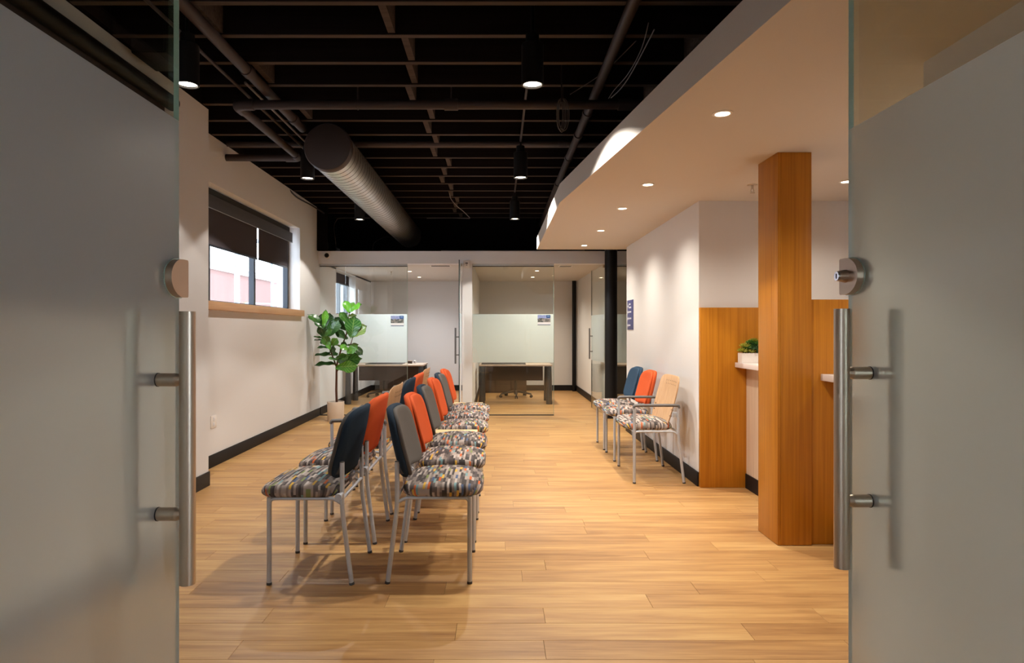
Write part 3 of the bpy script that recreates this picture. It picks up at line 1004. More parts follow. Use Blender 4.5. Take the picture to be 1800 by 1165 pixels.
# ================================================================== CHAIRS
def chair_seat_mesh(hw, parent):
    """padded seat, crowned; uv in metres runs over the edges"""
    b = B()
    bm = b.bm
    x0, x1 = -.152, .262
    cx, hx = (x0 + x1) / 2, (x1 - x0) / 2
    n = 56
    ex = 5.0
    outl = []
    for k in range(n):
        a = 2 * PI * k / n
        c, s = math.cos(a), math.sin(a)
        r = (abs(c) ** ex + abs(s) ** ex) ** (-1 / ex)
        outl.append((r * c, r * s))

    def hgt(u, v):        # crown of the top, u along x, v along y in -1..1
        return .480 + .026 * (1 - u * u * .9) * (1 - .55 * v * v) - .012 * max(0, u - .35) ** 2 * 3 - .010 * max(0, -u - .3)
    rings = []            # (list of (x,y,z), list of uv)
    for sc, z, drop in ((.86, .433, .075), (.955, .434, .062), (.995, .445, .048), (1.0, .458, .034), (.985, .472, .018), (.955, .4835, .004)):
        ring = []
        for (u, v) in outl:
            uu = u * sc
            # front edge waterfall
            X = cx + hx * u * sc
            Y_ = hw * v * sc
            zz = z + (hgt(u * .93, v * .93) - .4835) * max(0, (z - .434) / .0495)
            L_ = math.hypot(u / 1, v / 1)
            nx, ny = (abs(u) ** (ex - 1)) * (1 if u > 0 else -1), (abs(v) ** (ex - 1)) * (1 if v > 0 else -1)
            q = math.hypot(nx, ny) or 1
            ring.append((Vector((X, Y_, zz)), (cx + hx * u * .955 + nx / q * drop, hw * v * .955 + ny / q * drop)))
        rings.append(ring)
    for sc in (.86, .70, .5, .28):
        ring = []
        for (u, v) in outl:
            ring.append((Vector((cx + hx * u * sc, hw * v * sc, hgt(u * sc, v * sc))), (cx + hx * u * sc, hw * v * sc)))
        rings.append(ring)
    uvl = bm.loops.layers.uv.new('UVMap')
    VR = [[bm.verts.new(p) for p, q in r] for r in rings]
    UV = {}
    for r, vr in zip(rings, VR):
        for (p, q), v in zip(r, vr):
            UV[v] = q
    ctop = bm.verts.new((cx, 0, hgt(0, 0))); UV[ctop] = (cx, 0)
    for A, C in zip(VR, VR[1:]):
        for k in range(n):
            bm.faces.new((A[k], A[(k + 1) % n], C[(k + 1) % n], C[k]))
    for k in range(n):
        bm.faces.new((VR[-1][k], VR[-1][(k + 1) % n], ctop))
    bm.faces.new(list(reversed(VR[0])))
    for f in bm.faces:
        for l in f.loops:
            l[uvl].uv = UV[l.vert]
    return b.build('seat', M['seat'], parent, sharp=60)


def back_surface(y, z, hw):
    """centre surface of the backrest: leaning and wrapped"""
    t = (z - .50) / .36
    return -.148 - .105 * t + .03 * t * t + .055 * (y / hw) ** 2 * (1 - .35 * t)


def back_outline(hw, z0, z1, n=72, ex=4.6):
    pts = []
    zc, hz = (z0 + z1) / 2, (z1 - z0) / 2
    for k in range(n):
        a = 2 * PI * k / n
        c, s = math.cos(a), math.sin(a)
        r = (abs(c) ** ex + abs(s) ** ex) ** (-1 / ex)
        y_, z_ = r * c, r * s
        wd = 1.0 - .05 * max(0, z_) ** 1.5
        pts.append((y_ * wd, z_))
    return pts, zc, hz


def pad(name, mat, parent, hw, z0, z1, t0, t1, inset=1.0):
    """a pillow between offsets t0 (rear) and t1 (front) of the back surface"""
    b = B(); bm = b.bm
    pts, zc, hz = back_outline(hw, z0, z1)
    n = len(pts)

    def ring(sc, off, arch=.030):
        R = []
        for (u, v) in pts:
            yy = hw * u * sc * inset
            zz = zc + hz * v * sc * inset
            if v < -.6:
                zz += arch * (1 - (u / 1.0) ** 2) * min(1, (-v - .6) / .4)
            R.append(bm.verts.new((back_surface(yy, zz, hw) + off, yy, zz)))
        return R
    tm = (t0 + t1) / 2
    RR = []
    for sc in (.3, .6, .85, .95): RR.append(ring(sc, t0))
    RR.append(ring(.985, t0 + (t1 - t0) * .18))
    RR.append(ring(1.0, tm))
    RR.append(ring(.985, t1 - (t1 - t0) * .18))
    for sc in (.95, .85, .6, .3): RR.append(ring(sc, t1))
    for A, C in zip(RR, RR[1:]):
        for k in range(n):
            bm.faces.new((A[k], A[(k + 1) % n], C[(k + 1) % n], C[k]))
    for R in (RR[0], RR[-1]):
        zc_ = sum(v.co.z for v in R) / n
        c = bm.verts.new((sum(v.co.x for v in R) / n - .002, 0, zc_))
        for k in range(n):
            bm.faces.new((R[k], R[(k + 1) % n], c))
    return b.build(name, mat, parent, sharp=70)


XF, XRR = .196, -.165


def make_chair(label, kind, arms=False):
    t = thing('stacking_chair' if not arms else 'armchair', label, 'chair', (0, 0, 0), None, 0, True)
    hw = .300 if arms else .245          # half seat width
    lw = .335 if arms else .2275         # half foot spacing
    r = .0118
    chair_seat_mesh(hw, t)
    for s in (-1, 1):
        y = s * lw
        if arms:
            l = B().tube([(XF, y, .008), (XF, y, .628)], r, 12).build('front_leg', M['silver'], t)
            B().tube([(XF + .006, y, .620), (XF, y, .640), (XF - .05, y, .6415), (XRR + .05, y, .6415), (XRR, y, .640), (XRR - .006, y, .618)], .0155, 12, .022, flat=.8).build('arm_sleeve', M['armcap'], t)
            l2 = B().tube([(-.212, y, .008), (XRR, y, .372), (XRR, y, .628)], r, 12, .05).build('rear_leg', M['silver'], t)
        else:
            l = B().tube([(XF, y, .008), (XF, y, .433)], r, 12).build('front_leg', M['silver'], t)
            l2 = B().tube([(-.212, y, .008), (XRR, y, .372), (XRR, y, .606)], r, 12, .05).build('rear_leg', M['silver'], t)
            B().cyl((XRR, y, .606), (XRR, y, .6095), r * .96, seg=12).build('post_cap', M['rubber'], l2)
        B().cyl((XF, y, 0), (XF, y, .012), r * 1.12, seg=12).build('glide', M['rubber'], l)
        B().cyl((-.214, y, 0), (-.211, y, .012), r * 1.12, seg=12).build('glide', M['rubber'], l2)
        B().tube([(XF, y, .385), (XF - .006, y, .424), (XF - .05, y, .426), (XRR + .04, y, .426), (XRR, y, .400)], .0085, 10, .03).build('side_rail', M['silver'], t)
    B().tube([(XF, -lw, .424), (XF, lw, .424)], .0085, 10).build('front_rail', M['silver'], t)
    B().tube([(XRR, -lw, .424), (XRR, lw, .424)], .0085, 10).build('rear_rail', M['silver'], t)
    if kind == 'ply':
        b = B(); bm = b.bm
        pts, zc, hz = back_outline(hw, .44, .865, ex=7)
        n = len(pts)
        def R(sc, off):
            out = []
            for (u, v) in pts:
                wd = 1 - .12 * max(0, -v) ** 2
                yy, zz = hw * u * sc * wd, zc + hz * v * sc
                out.append(bm.verts.new((back_surface(yy, zz, hw) + off, yy, zz)))
            return out
        RR = [R(q, -.006) for q in (.25, .5, .75, .97)] + [R(1, -.003), R(1, .003)] + [R(q, .006) for q in (.97, .75, .5, .25)]
        for A, C in zip(RR, RR[1:]):
            for k in range(n):
                bm.faces.new((A[k], A[(k + 1) % n], C[(k + 1) % n], C[k]))
        for q in (RR[0], RR[-1]):
            c = bm.verts.new(sum((v.co for v in q), Vector()) / n)
            for k in range(n):
                bm.faces.new((q[k], q[(k + 1) % n], c))
        bk = b.build('backrest', M['ply'], t, sharp=50)
        hb = B()
        for rowz in (.815, .785):
            for i in range(8):
                yy = (-.5 + i / 7) * .30
                x = back_surface(yy, rowz, hw)
                hb.cyl((x - .0068, yy, rowz), (x + .0068, yy, rowz), .0042, seg=8)
        stuff(hb.build('perforation', M['black'], bk))
        for s in (-1, 1):
            for z in (.545, .595):
                yy = s * (hw - .035)
                x = back_surface(yy, z, hw)
                B().cyl((x - .0075, yy, z), (x + .0085, yy, z), .007, seg=10).build('bolt', M['black'], bk)
    else:
        pad('backrest', {'navy': M['navy'], 'navyfull': M['blue'], 'orange': M['orange']}[kind], t, hw, .495, .862, -.024, .010)
        pad('back_pad', {'navy': M['slate'], 'navyfull': M['blue'], 'orange': M['orange']}[kind], t, hw, .500, .857, .006, .032, .975)
    for s in (-1, 1):
        yi = s * (lw - .022)
        x = back_surface(s * (hw - .03), .565, hw)
        B().box(min(x, XRR) - .004, max(x, XRR) + .004, min(yi, s * lw), max(yi, s * lw), .545, .585, .002).build('bracket', M['rubber'] if not arms else M['silver'], t)
    return t


def gang(t, s):
    lw = .2275
    g = B()
    g.tube([(XRR, s * lw, .452), (XRR, s * (lw + .075), .452)], .0105, 10)
    g.cyl((XRR, s * (lw + .06), .452), (XRR, s * (lw + .082), .452), .017, seg=14)
    g.build('ganging_link', M['silver'], t)


protos = {}


def place(kind, x, yc, faces, label, group):
    arms = kind == 'ply'
    if kind not in protos:
        t = make_chair(label, kind, arms)
        if not arms:
            gang(t, 1)
        protos[kind] = t
    else:
        t = copy_tree(protos[kind])
    t.location = (x, yc, 0)
    t.rotation_euler = (0, 0, 0 if faces > 0 else PI)
    t['label'] = label
    t['group'] = group
    return t


G1 = 'waiting chairs facing the window wall'
G2 = 'waiting chairs facing the reception'
G3 = 'chairs against the white wall'
XA, XB = -.93, -.33
place('navy', XA, 3.41, -1, 'navy-backed armless chair facing the window wall, first from the entrance doors', G1)
place('orange', XA, 4.015, -1, 'orange-backed armless chair facing the window wall, just behind the first navy one', G1)
place('ply', XA, 4.73, -1, 'plywood-backed armchair facing the window wall between an orange and a navy chair', G1)
place('navy', XA, 5.40, -1, 'navy-backed armless chair facing the window wall, beyond the first plywood armchair', G1)
place('orange', XA, 6.01, -1, 'orange-backed armless chair facing the window wall, beside the farther plywood armchair', G1)
place('ply', XA, 6.72, -1, 'plywood-backed armchair at the far end of the row facing the window wall', G1)
place('navy', XB, 3.425, 1, 'navy chair with grey front facing the reception, first from the entrance doors', G2)
place('orange', XB, 4.045, 1, 'orange-backed chair facing the reception, second from the entrance doors', G2)
place('navy', XB, 4.66, 1, 'navy chair with grey front facing the reception, next to the narrow maple table', G2)
place('orange', XB, 5.36, 1, 'orange-backed chair facing the reception, just beyond the first narrow maple table', G2)
place('navy', XB, 5.97, 1, 'navy chair with grey front facing the reception, between the two farther orange ones', G2)
place('orange', XB, 6.58, 1, 'orange-backed chair at the far end of the row facing the reception', G2)
XW = 1.327
place('ply', XW, 5.615, -1, 'plywood-backed armchair with perforated back against the white wall', G3)
place('orange', XW, 6.395, -1, 'orange-backed armless chair against the white wall', G3)
place('navyfull', XW, 6.985, -1, 'slate blue armless chair against the white wall, nearest the black column', G3)


def link_table(label, yc):
    t = thing('link_table', label, 'table', (XB + .03, yc, 0), 'narrow maple tables ganged into the chair row')
    B().box(XB - .15, XB + .18, yc - .085, yc + .085, .452, .474, .004).build('tabletop', M['tabletop'], t)
    for s in (-1, 1):
        B().tube([(XB - .12, yc + s * .035, .435), (XB + .15, yc + s * .035, .435)], .0085, 8).build('support_rail', M['silver'], t)
    return t


link_table('narrow maple table top ganged between chairs in the middle of the row', 5.005)
link_table('narrow maple table top at the far end of the row by the office glass', 6.915)

# ================================================================== CEILING SERVICES
def lamp_pendant(x, y_, label, k=1.0):
    z = 2.70
    t = thing('pendant_light', label, 'ceiling light', (x, y_, z), 'black cylinder lights under the joists')
    B().lathe([(.050, .03), (.056, .0), (.065, .0), (.065, .235), (.060, .24), (.0, .24)], (x, y_, z), 32).build('housing', M['lampblack'], t)
    B().cyl((x, y_, z + .24), (x, y_, z + .30), .040, seg=24).build('collar', M['lampblack'], t)
    B().cyl((x, y_, z + .30), (x, y_, ZD), .011, seg=12).build('stem', M['lampblack'], t)
    B().cyl((x, y_, z + .012), (x, y_, z + .016), .0545, seg=32).build('lens', M['lens'], t)
    spot('lamp', (0, 0, .004), PENDANT_W * k, PENDANT_C, 122, .12, .03, t)
    return t


for x, y_, l in ((.211, 3.784, 'black cylinder ceiling light nearest the entrance on the reception side'),
                 (.226, 6.09, 'black cylinder ceiling light in the middle of the reception side line'),
                 (.236, 8.36, 'black cylinder ceiling light on the reception side, nearest the offices'),
                 (-1.82, 3.784, 'black cylinder ceiling light half behind the edge of the glass door'),
                 (-1.80, 6.12, 'black cylinder ceiling light next to the round end of the duct'),
                 (-1.79, 8.40, 'black cylinder ceiling light by the window wall, nearest the offices')):
    lamp_pendant(x, y_, l, 1.0 if x > 0 else .65)


def downlight(name, x, y_, z, label, group, power, col, r=.042, angle=140, blend=1.0):
    t = thing(name, label, 'downlight', (x, y_, z), group)
    B().lathe([(r * .8, -.001), (r * .84, -.005), (r * 1.15, -.003), (r * 1.15, -.0002), (r * .8, -.0002)], (x, y_, z), 28).build('trim_ring', M['white'], t)
    B().cyl((x, y_, z - .0022), (x, y_, z - .0008), r * .80, seg=24).build('lens', M['spotlens'], t)
    spot('lamp', (0, 0, -.008), power, col, angle, blend, .025, t)
    return t


for x, y_, l in ((1.084, 3.085, 'recessed soffit downlight nearest the entrance'),
                 (1.080, 4.59, 'recessed soffit downlight second from the entrance, level with the sprinkler'),
                 (1.074, 5.49, 'recessed soffit downlight above the plywood armchair at the white wall'),
                 (1.088, 6.715, 'recessed soffit downlight above the orange chair at the white wall'),
                 (1.075, 7.887, 'recessed soffit downlight closest to the office header')):
    downlight('downlight', x, y_, ZS, l, 'recessed downlights in the soffit', SOFFIT_W, SOFFIT_C)
# service side of the reception, behind the frosted door
downlight('downlight', 2.6, 3.2, ZS, 'recessed downlight over the reception desks behind the frosted door', 'recessed downlights over the reception desks', 45, SOFFIT_C)
downlight('downlight', 2.45, 4.5, ZS, 'recessed downlight over the counter with the planter behind the wood column', 'recessed downlights over the reception desks', 45, SOFFIT_C)
for x, y_, l in ((-1.49, 9.9, 'office downlight first behind the glass of the fig office'), (-1.50, 11.1, 'office downlight in the middle of the fig office ceiling'),
                 (-1.48, 12.3, 'office downlight deepest in the fig office'),
                 (.67, 9.9, 'office downlight first behind the glass of the lit office'), (.69, 11.0, 'office downlight in the middle of the lit office ceiling'),
                 (.69, 12.3, 'office downlight deepest in the lit office'), (2.7, 11.2, 'office downlight behind the black round column')):
    downlight('downlight', x, y_, ZO, l, 'downlights in the office ceilings', OFFICE_W, OFFICE_C if x > -.4 else (.97, .98, 1.0))
# spiral duct
t = thing('spiral_duct', 'shiny galvanised spiral duct hung under the black ceiling', 'duct', (-1.458, 5.53, 2.85))
dx, dz, dr = -1.458, 2.838, .200
B().cyl((dx, 5.60, dz), (dx, 10.74, dz), dr, seg=64, caps=False).build('duct_tube', M['galv'], t)
b = B()
b.tube([(dx, 5.53, dz), (dx, 5.535, dz)], [dr - .02, dr - .008], 48)
b.tube([(dx, 5.535, dz), (dx, 5.55, dz), (dx, 5.61, dz)], [dr - .004, dr + .006, dr + .006], 48)
b.build('end_cap', M['galvdark'], t)
b = B()
pitch, n = .105, 36
P = []
turns = (10.70 - 5.63) / pitch
for i in range(int(turns * n)):
    a = 2 * PI * i / n
    P.append((dx + (dr + .0005) * math.cos(a), 5.63 + pitch * i / n, dz + (dr + .0005) * math.sin(a)))
b.tube(P, .0022, 4)
b.build('spiral_seam', M['seam'], t)
for y_ in (6.6, 8.3, 9.8):
    B().cyl((dx, y_, dz + dr), (dx, y_, ZD), .005, seg=8).build('hanger_rod', M['pipe'], t)

# sprinkler mains and conduits
t = thing('sprinkler_pipe', 'dark sprinkler pipe crossing in front of the round duct with two elbows', 'pipe', (-.3, 4.765, 2.93))
pz = 2.93
B().tube([(1.9, 4.765, pz), (-1.93, 4.765, pz), (-1.915, 6.23, pz), (XL, 6.23, pz)], .034, 16, .05).build('pipe_run', M['pipe'], t)
B().tube([(-1.80, 4.765, pz), (-1.93, 4.765, pz), (-1.928, 4.90, pz)], .042, 16, .06).build('elbow', M['pipe'], t)
B().tube([(-1.916, 6.10, pz), (-1.915, 6.23, pz), (-2.04, 6.23, pz)], .042, 16, .06).build('elbow', M['pipe'], t)
for xc in (-.337, .95):
    B().cyl((xc - .05, 4.765, pz), (xc + .05, 4.765, pz), .042, seg=20).build('coupling', M['pipe'], t)
for xc in (-1.03, -.337, .49):
    h = B().cyl((xc, 4.765, pz + .03), (xc, 4.765, ZD), .005, seg=8)
    h.tube([(xc, 4.765 + .037 * math.cos(a * PI / 8), pz + .037 * math.sin(a * PI / 8)) for a in range(17)], .003, 6)
    h.build('pipe_hanger', M['pipe'], t)
t = thing('sprinkler_pipe', 'dark branch pipe running behind the elbowed main to the window wall', 'pipe', (-1, 6.25, 3.07))
B().tube([(XL, 6.25, 3.07), (1.2, 6.25, 3.07)], .028, 16).build('pipe_run', M['pipe'], t)
B().cyl((.60, 6.25, 3.07), (.68, 6.25, 3.07), .034, seg=16).build('coupling', M['pipe'], t)
t = thing('sprinkler_pipe', 'dark pipe running lengthwise above the window wall side, behind the cross main', 'pipe', (-1.69, 3.5, 3.015))
B().tube([(-1.69, .6, 3.015), (-1.69, 5.60, 3.015)], .036, 16).build('pipe_run', M['pipe'], t)
for yc in (4.36, 5.35):
    B().cyl((-1.69, yc - .04, 3.015), (-1.69, yc + .04, 3.015), .043, seg=18).build('coupling', M['pipe'], t)
B().cyl((-1.69, 4.5, 3.05), (-1.69, 4.5, ZD), .005, seg=8).build('hanger_rod', M['pipe'], t)
t = thing('sprinkler_pipe', 'dark pipe with couplings running lengthwise beside the soffit edge', 'pipe', (.732, 5, 3.01))
B().tube([(.732, .6, 3.01), (.732, 10.7, 3.01)], .034, 16).build('pipe_run', M['pipe'], t)
for yc in (5.18, 5.77, 6.54, 7.68):
    B().cyl((.732, yc - .03, 3.01), (.732, yc + .03, 3.01), .042, seg=18).build('coupling', M['pipe'], t)
tag(B().tube([(-1.875, .6, 3.025), (-1.875, 6.6, 3.025)], .011, 8).build('conduit', M['pipe']), 'thin dark conduit alongside the lengthwise pipe of the window side', 'conduit')
tag(B().tube([(-1.80, 4.6, 3.03), (-1.80, 8.2, 3.03)], .009, 8).build('conduit', M['cable']), 'thin grey conduit leading to the lights of the window side', 'conduit')
tag(B().tube([(.22, 4.0, 3.047), (.235, 8.3, 3.047)], .010, 8).build('conduit', M['pipe']), 'thin conduit linking the cylinder lights of the reception side', 'conduit')
tag(B().tube([(-.82, 9.5, 2.4305), (1.3, 9.5, 2.4305)], .010, 8).build('conduit', M['cable']), 'thin pale conduit lying along the top of the office header', 'conduit')

# cable coil and stray cables
t = thing('cable_coil', 'coil of pale cable hanging from the cross main near the soffit', 'cable', (.478, 4.70, 2.72))
for i in range(5):
    b = B()
    dxx = (i - 2) * .008
    P = []
    for k in range(21):
        a = 2 * PI * k / 20
        P.append((.478 + dxx + (.022 + .004 * i) * math.cos(a), 4.712 + .006 * (i % 3), 2.84 + (.11 + .008 * (i % 3)) * math.sin(a)))
    b.tube(P, .0032, 6).build('loop', M['cable'], t)
B().tube([(.478, 4.712, 2.93), (.475, 4.715, 3.1), (.478, 4.715, 3.29)], .006, 6).build('drop_cable', M['cable_dark'], t)


def cable(label, pts, r=.004, m='cable', seg=6):
    # smooth through points
    P = [Vector(p) for p in pts]
    Q = []
    for i in range(len(P) - 1):
        a, b_, c, d = P[max(i - 1, 0)], P[i], P[i + 1], P[min(i + 2, len(P) - 1)]
        for k in range(6):
            u = k / 6
            Q.append(.5 * ((2 * b_) + (c - a) * u + (2 * a - 5 * b_ + 4 * c - d) * u * u + (3 * b_ - a - 3 * c + d) * u ** 3))
    Q.append(P[-1])
    return tag(B().tube(Q, r, seg).build('cable', M[m]), label, 'cable')


cable('pale cable sagging past the lengthwise pipe towards the soffit', [at(1150, 52, 3.75), at(1140, 72, 3.9), at(1112, 125, 4.2), at(1092, 155, 4.4), at(1074, 172, 4.55)])
cable('second pale cable close beside the sagging one near the soffit', [at(1140, 40, 3.75), at(1128, 85, 3.95), at(1104, 130, 4.2), at(1080, 158, 4.45), at(1070, 173, 4.55)], .003)
cable('short pale cable slanting between joist and cable coil', [at(1118, 72, 4.02), at(1082, 108, 4.28), at(1052, 134, 4.60), at(1002, 166, 4.62)], .003)
cable('black cable loop sagging along the top of the window wall', [at(500, 322, 8.05), at(520, 345, 8.3), at(548, 361, 8.8), at(570, 375, 9.2)], .010, 'cable_dark')
cable('thin grey cable dropping in the far corner above the office header', [at(591, 440, 10.3), at(590, 425, 10.3), at(587, 400, 10.3), at(591, 388, 10.3), at(600, 383.5, 10.3), at(650, 383.5, 10.3)], .006)
cable('thin grey cable running level from the duct to the curling cable', [at(750, 383.5, 10.3), at(790, 383, 10.3), at(826, 384, 10.3)], .006)
cable('looped thin cable hanging beside the corner above the camera', [at(572, 441, 9.9), at(576, 420, 9.9), at(574, 395, 9.9), at(573, 370, 9.9)], .005)
cable('thin cable arching above the header below the duct end', [at(655, 440, 10.4), at(657, 428, 10.4), at(668, 420, 10.4), at(680, 416, 10.4), at(690, 418, 10.4)], .005, 'pipe')
cable('thin grey cable curling between joists near the offices', [at(790, 340, 8.35), at(793, 350, 8.4), at(803, 362, 8.5), at(815, 372, 8.7), at(826, 383, 8.8)], .005)
# black riser in the far corner
tag(B().box(XL + .002, XL + .10, 9.36, 9.439, 2.42, ZJ).box(XL + .10, XL + .15, 9.38, 9.43, 2.42, ZJ).build('corner_riser', M['deck']), 'black boxed riser in the far corner above the security camera', 'riser')
# speaker box under joists by the near blind
t = thing('ceiling_speaker', 'black speaker box under the joists above the wide black blind', 'speaker', (-2.175, 4.13, 2.99))
B().box(-2.28, -2.055, 4.0, 4.30, 2.985, 3.20, .012).build('cabinet', M['lampblack'], t)
B().box(-2.265, -2.07, 3.995, 4.001, 3.0, 3.19, .002).build('grille', M['black'], t)
B().box(-2.20, -2.14, 4.1, 4.2, 3.20, 3.30).build('bracket', M['lampblack'], t)

# sprinklers, vents, camera, sensor, outlet
def sprinkler(label, x, y_, z):
    t = thing('fire_sprinkler', label, 'sprinkler', (x, y_, z), 'pendant sprinkler heads')
    B().lathe([(.0, -.006), (.032, -.005), (.036, -.0005), (0, -.0005)], (x, y_, z), 20).build('escutcheon', M['steel'], t)
    B().cyl((x, y_, z - .03), (x, y_, z - .006), .008, seg=12).build('body', M['steel'], t)
    b = B()
    for s in (-1, 1):
        b.tube([(x + s * .006, y_, z - .03), (x + s * .012, y_, z - .045), (x, y_, z - .058)], .0028, 6)
    b.build('yoke', M['steel'], t)
    B().cyl((x, y_, z - .062), (x, y_, z - .058), .017, seg=16).build('deflector', M['steel'], t)


sprinkler('steel sprinkler head on the soffit beside the wood column', 1.83, 4.6, ZS)
sprinkler('small sprinkler head on the ceiling of the fig office', -1.82, 11.1, ZO)


def vent(label, x0, x1, y0, y1, z):
    t = thing('ceiling_vent', label, 'vent', ((x0 + x1) / 2, (y0 + y1) / 2, z), 'slot vents in the office ceilings')
    B().box(x0, x1, y0, y1, z - .006, z - .001, .001).build('vent_frame', M['white'], t)
    for k in range(3):
        yy = y0 + (y1 - y0) * (k + 1) / 4
        B().box(x0 + .02, x1 - .02, yy - .012, yy + .012, z - .0075, z - .0055).build('slot', M['black'], t)


vent('white slot vent on the ceiling of the lit office', .98, 1.20, 10.05, 10.3, ZO)
vent('white slot vent on the ceiling of the fig office', -1.05, -.72, 10.05, 10.2, ZO)
c = at(575, 449, YB - .06)
t = thing('security_camera', 'small dome security camera on the office header by the window wall', 'camera', (c.x, YB - .06, c.z))
b = B(); b.cyl((c.x, YB - .061, c.z), (c.x, YB - .085, c.z), .046, .042, seg=24); b.build('housing', M['white'], t)
b = B(); b.cyl((c.x, YB - .085, c.z), (c.x, YB - .105, c.z), .034, .018, seg=24); b.build('dome', M['lampblack'], t)
c = at(820.5, 464, YB - .06)
t = thing('motion_sensor', 'white box sensor at the top of the white post between the offices', 'sensor', (c.x, YB - .06, c.z))
B().box(c.x - .048, c.x + .048, YB - .10, YB - .061, c.z - .06, c.z + .05, .008).build('housing', M['white'], t)
B().box(c.x - .018, c.x + .018, YB - .103, YB - .0995, c.z - .0, c.z + .016, .002).build('lens_window', M['plastic'], t)
B().box(c.x - .010, c.x + .010, YB - .102, YB - .0995, c.z - .024, c.z - .012, .001).build('indicator', M['cable'], t)
c = at(375, 741, 5.94)
t = thing('wall_outlet', 'white duplex outlet low on the window wall', 'outlet', (XL, c.y, c.z - .06))
B().box(XL + .0005, XL + .007, c.y - .058, c.y + .058, c.z - .058, c.z + .058, .002).build('cover_plate', M['white'], t)
for s in (-1, 1):
    B().box(XL + .0065, XL + .010, c.y - .018, c.y + .018, c.z + s * .025 - .017, c.z + s * .025 + .017, .002).build('socket', M['trim_white'], t)

# ================================================================== SIGNS
def print_quad(name, x0, x1, z0, z1, y_, mat, label, cat):
    t = thing(name, label, cat, ((x0 + x1) / 2, y_, z0), 'printed signs on the office glass')
    B().box(x0, x1, y_ - .003, y_, z0, z1).build('backing', M['white'], t)
    b = B(); uvl = b.bm.loops.layers.uv.new('UVMap')
    vs = [b.bm.verts.new(p) for p in ((x0, y_ - .0035, z0), (x1, y_ - .0035, z0), (x1, y_ - .0035, z1), (x0, y_ - .0035, z1))]
    f = b.bm.faces.new(vs)
    for l, q in zip(f.loops, ((0, 0), (1, 0), (1, 1), (0, 1))): l[uvl].uv = q
    b.build('printed_face', mat, t)


ys_ = YB - .0055
a, c = at(687, 573.2, ys_), at(709.8, 554.8, ys_)
print_quad('room_sign', a.x, c.x, a.z, c.z, ys_, sign_print('city print one', 1.3), 'small city picture sign on the glass of the fig office', 'sign')
a, c = at(945, 571.5, ys_), at(967.5, 553.6, ys_)
print_quad('room_sign', a.x, c.x, a.z, c.z, ys_, sign_print('city print two', 4.1), 'small city picture sign on the glass of the lit office', 'sign')
# directory plate on the white wall: four rows, each with an arrow and a short line of lettering
t = thing('directory_sign', 'indigo directory plate with white rows at the end of the white wall', 'sign', (XR, 7.83, 1.27))
y0, y1 = 7.655, 7.985
z0 = 1.265; z1 = 1.625
B().box(XR - .008, XR - .0005, y0, y1, z0, z1, .001).build('plate', M['signblue'], t)
hgt = z1 - z0


def row_text(v, rows, w_):
    zc = z1 - v * hgt
    b = B()   # arrow towards the offices
    b.prism([(y1 - .025, zc), (y1 - .055, zc + .024), (y1 - .055, zc + .010), (y1 - .085, zc + .010), (y1 - .085, zc - .010), (y1 - .055, zc - .010), (y1 - .055, zc - .024)], 'X', XR - .0092, XR - .008)
    b.build('arrow', M['signwhite'], t)
    b = B()
    for k, (dz_, n) in enumerate(rows):
        yy = y1 - .105
        rr = random.Random(int(v * 100) + k)
        for _ in range(n):
            ww = rr.uniform(.012, .02)
            b.box(XR - .0092, XR - .008, yy - ww, yy, zc + dz_ - .009, zc + dz_ + .009)
            yy -= ww + .006
    b.build('lettering', M['signwhite'], t)['kind'] = 'stuff'


row_text(.20, ((.022, 4), (-.018, 6)), .1)
row_text(.40, ((0, 6),), .1)
row_text(.62, ((0, 6),), .1)
row_text(.85, ((0, 4),), .1)

# ================================================================== OFFICE FURNITURE
def desk(label, x0, x1, y0, y1, group, mz0):
    z = .672
    t = thing('office_desk', label, 'desk', ((x0 + x1) / 2, (y0 + y1) / 2, 0), group)
    B().box(x0, x1, y0, y1, z - .025, z, .003).build('desk_top', M['desktop'], t)
    for x in (x0 + .05, x1 - .05):
        for yy in (y0 + .05, y1 - .05):
            B().cyl((x, yy, .0), (x, yy, z - .025), .052, .040, seg=18).build('leg', M['deskleg'], t)
    B().box(x0 + .12, x1 - .12, y1 - .10, y1 - .08, mz0, z - .03, .002).build('modesty_panel', M['desk'], t)
    return t


desk('grey-topped desk with charcoal legs behind the glass of the fig office', -2.58, -1.24, 10.9, 11.57, 'office desks behind the glass', .36)
desk('grey-topped desk with charcoal legs behind the glass of the lit office', -.30, .945, 10.9, 11.57, 'office desks behind the glass', .36)
desk('desk behind the black round column in the third office', 1.95, 3.2, 10.9, 11.57, 'office desks behind the glass', .12)


def credenza(label, x0, x1, y0, y1, group):
    t = thing('credenza', label, 'cabinet', ((x0 + x1) / 2, (y0 + y1) / 2, 0), group)
    B().box(x0, x1, y0 + .02, y1, .02, .55, .003).build('carcass', M['desk'], t)
    B().box(x0 + .02, x1 - .02, y0 + .05, y1 - .02, 0, .022).build('plinth', M['black'], t)
    n = 3
    for k in range(n):
        a, c = x0 + (x1 - x0) * k / n, x0 + (x1 - x0) * (k + 1) / n
        d = B().box(a + .004, c - .004, y0, y0 + .019, 0.03, .54, .002).build('cabinet_door', M['desk'], t)
        B().cyl((c - .04, y0 - .02, .38), (c - .04, y0 - .02, .48), .005, seg=8).build('handle', M['steel'], d)
    return t


credenza('dark walnut cabinet at the back of the fig office', -2.35, -1.50, 12.88, 13.37, 'walnut cabinets in the offices')
credenza('dark walnut cabinet at the back of the lit office', -.34, .60, 12.88, 13.37, 'walnut cabinets in the offices')


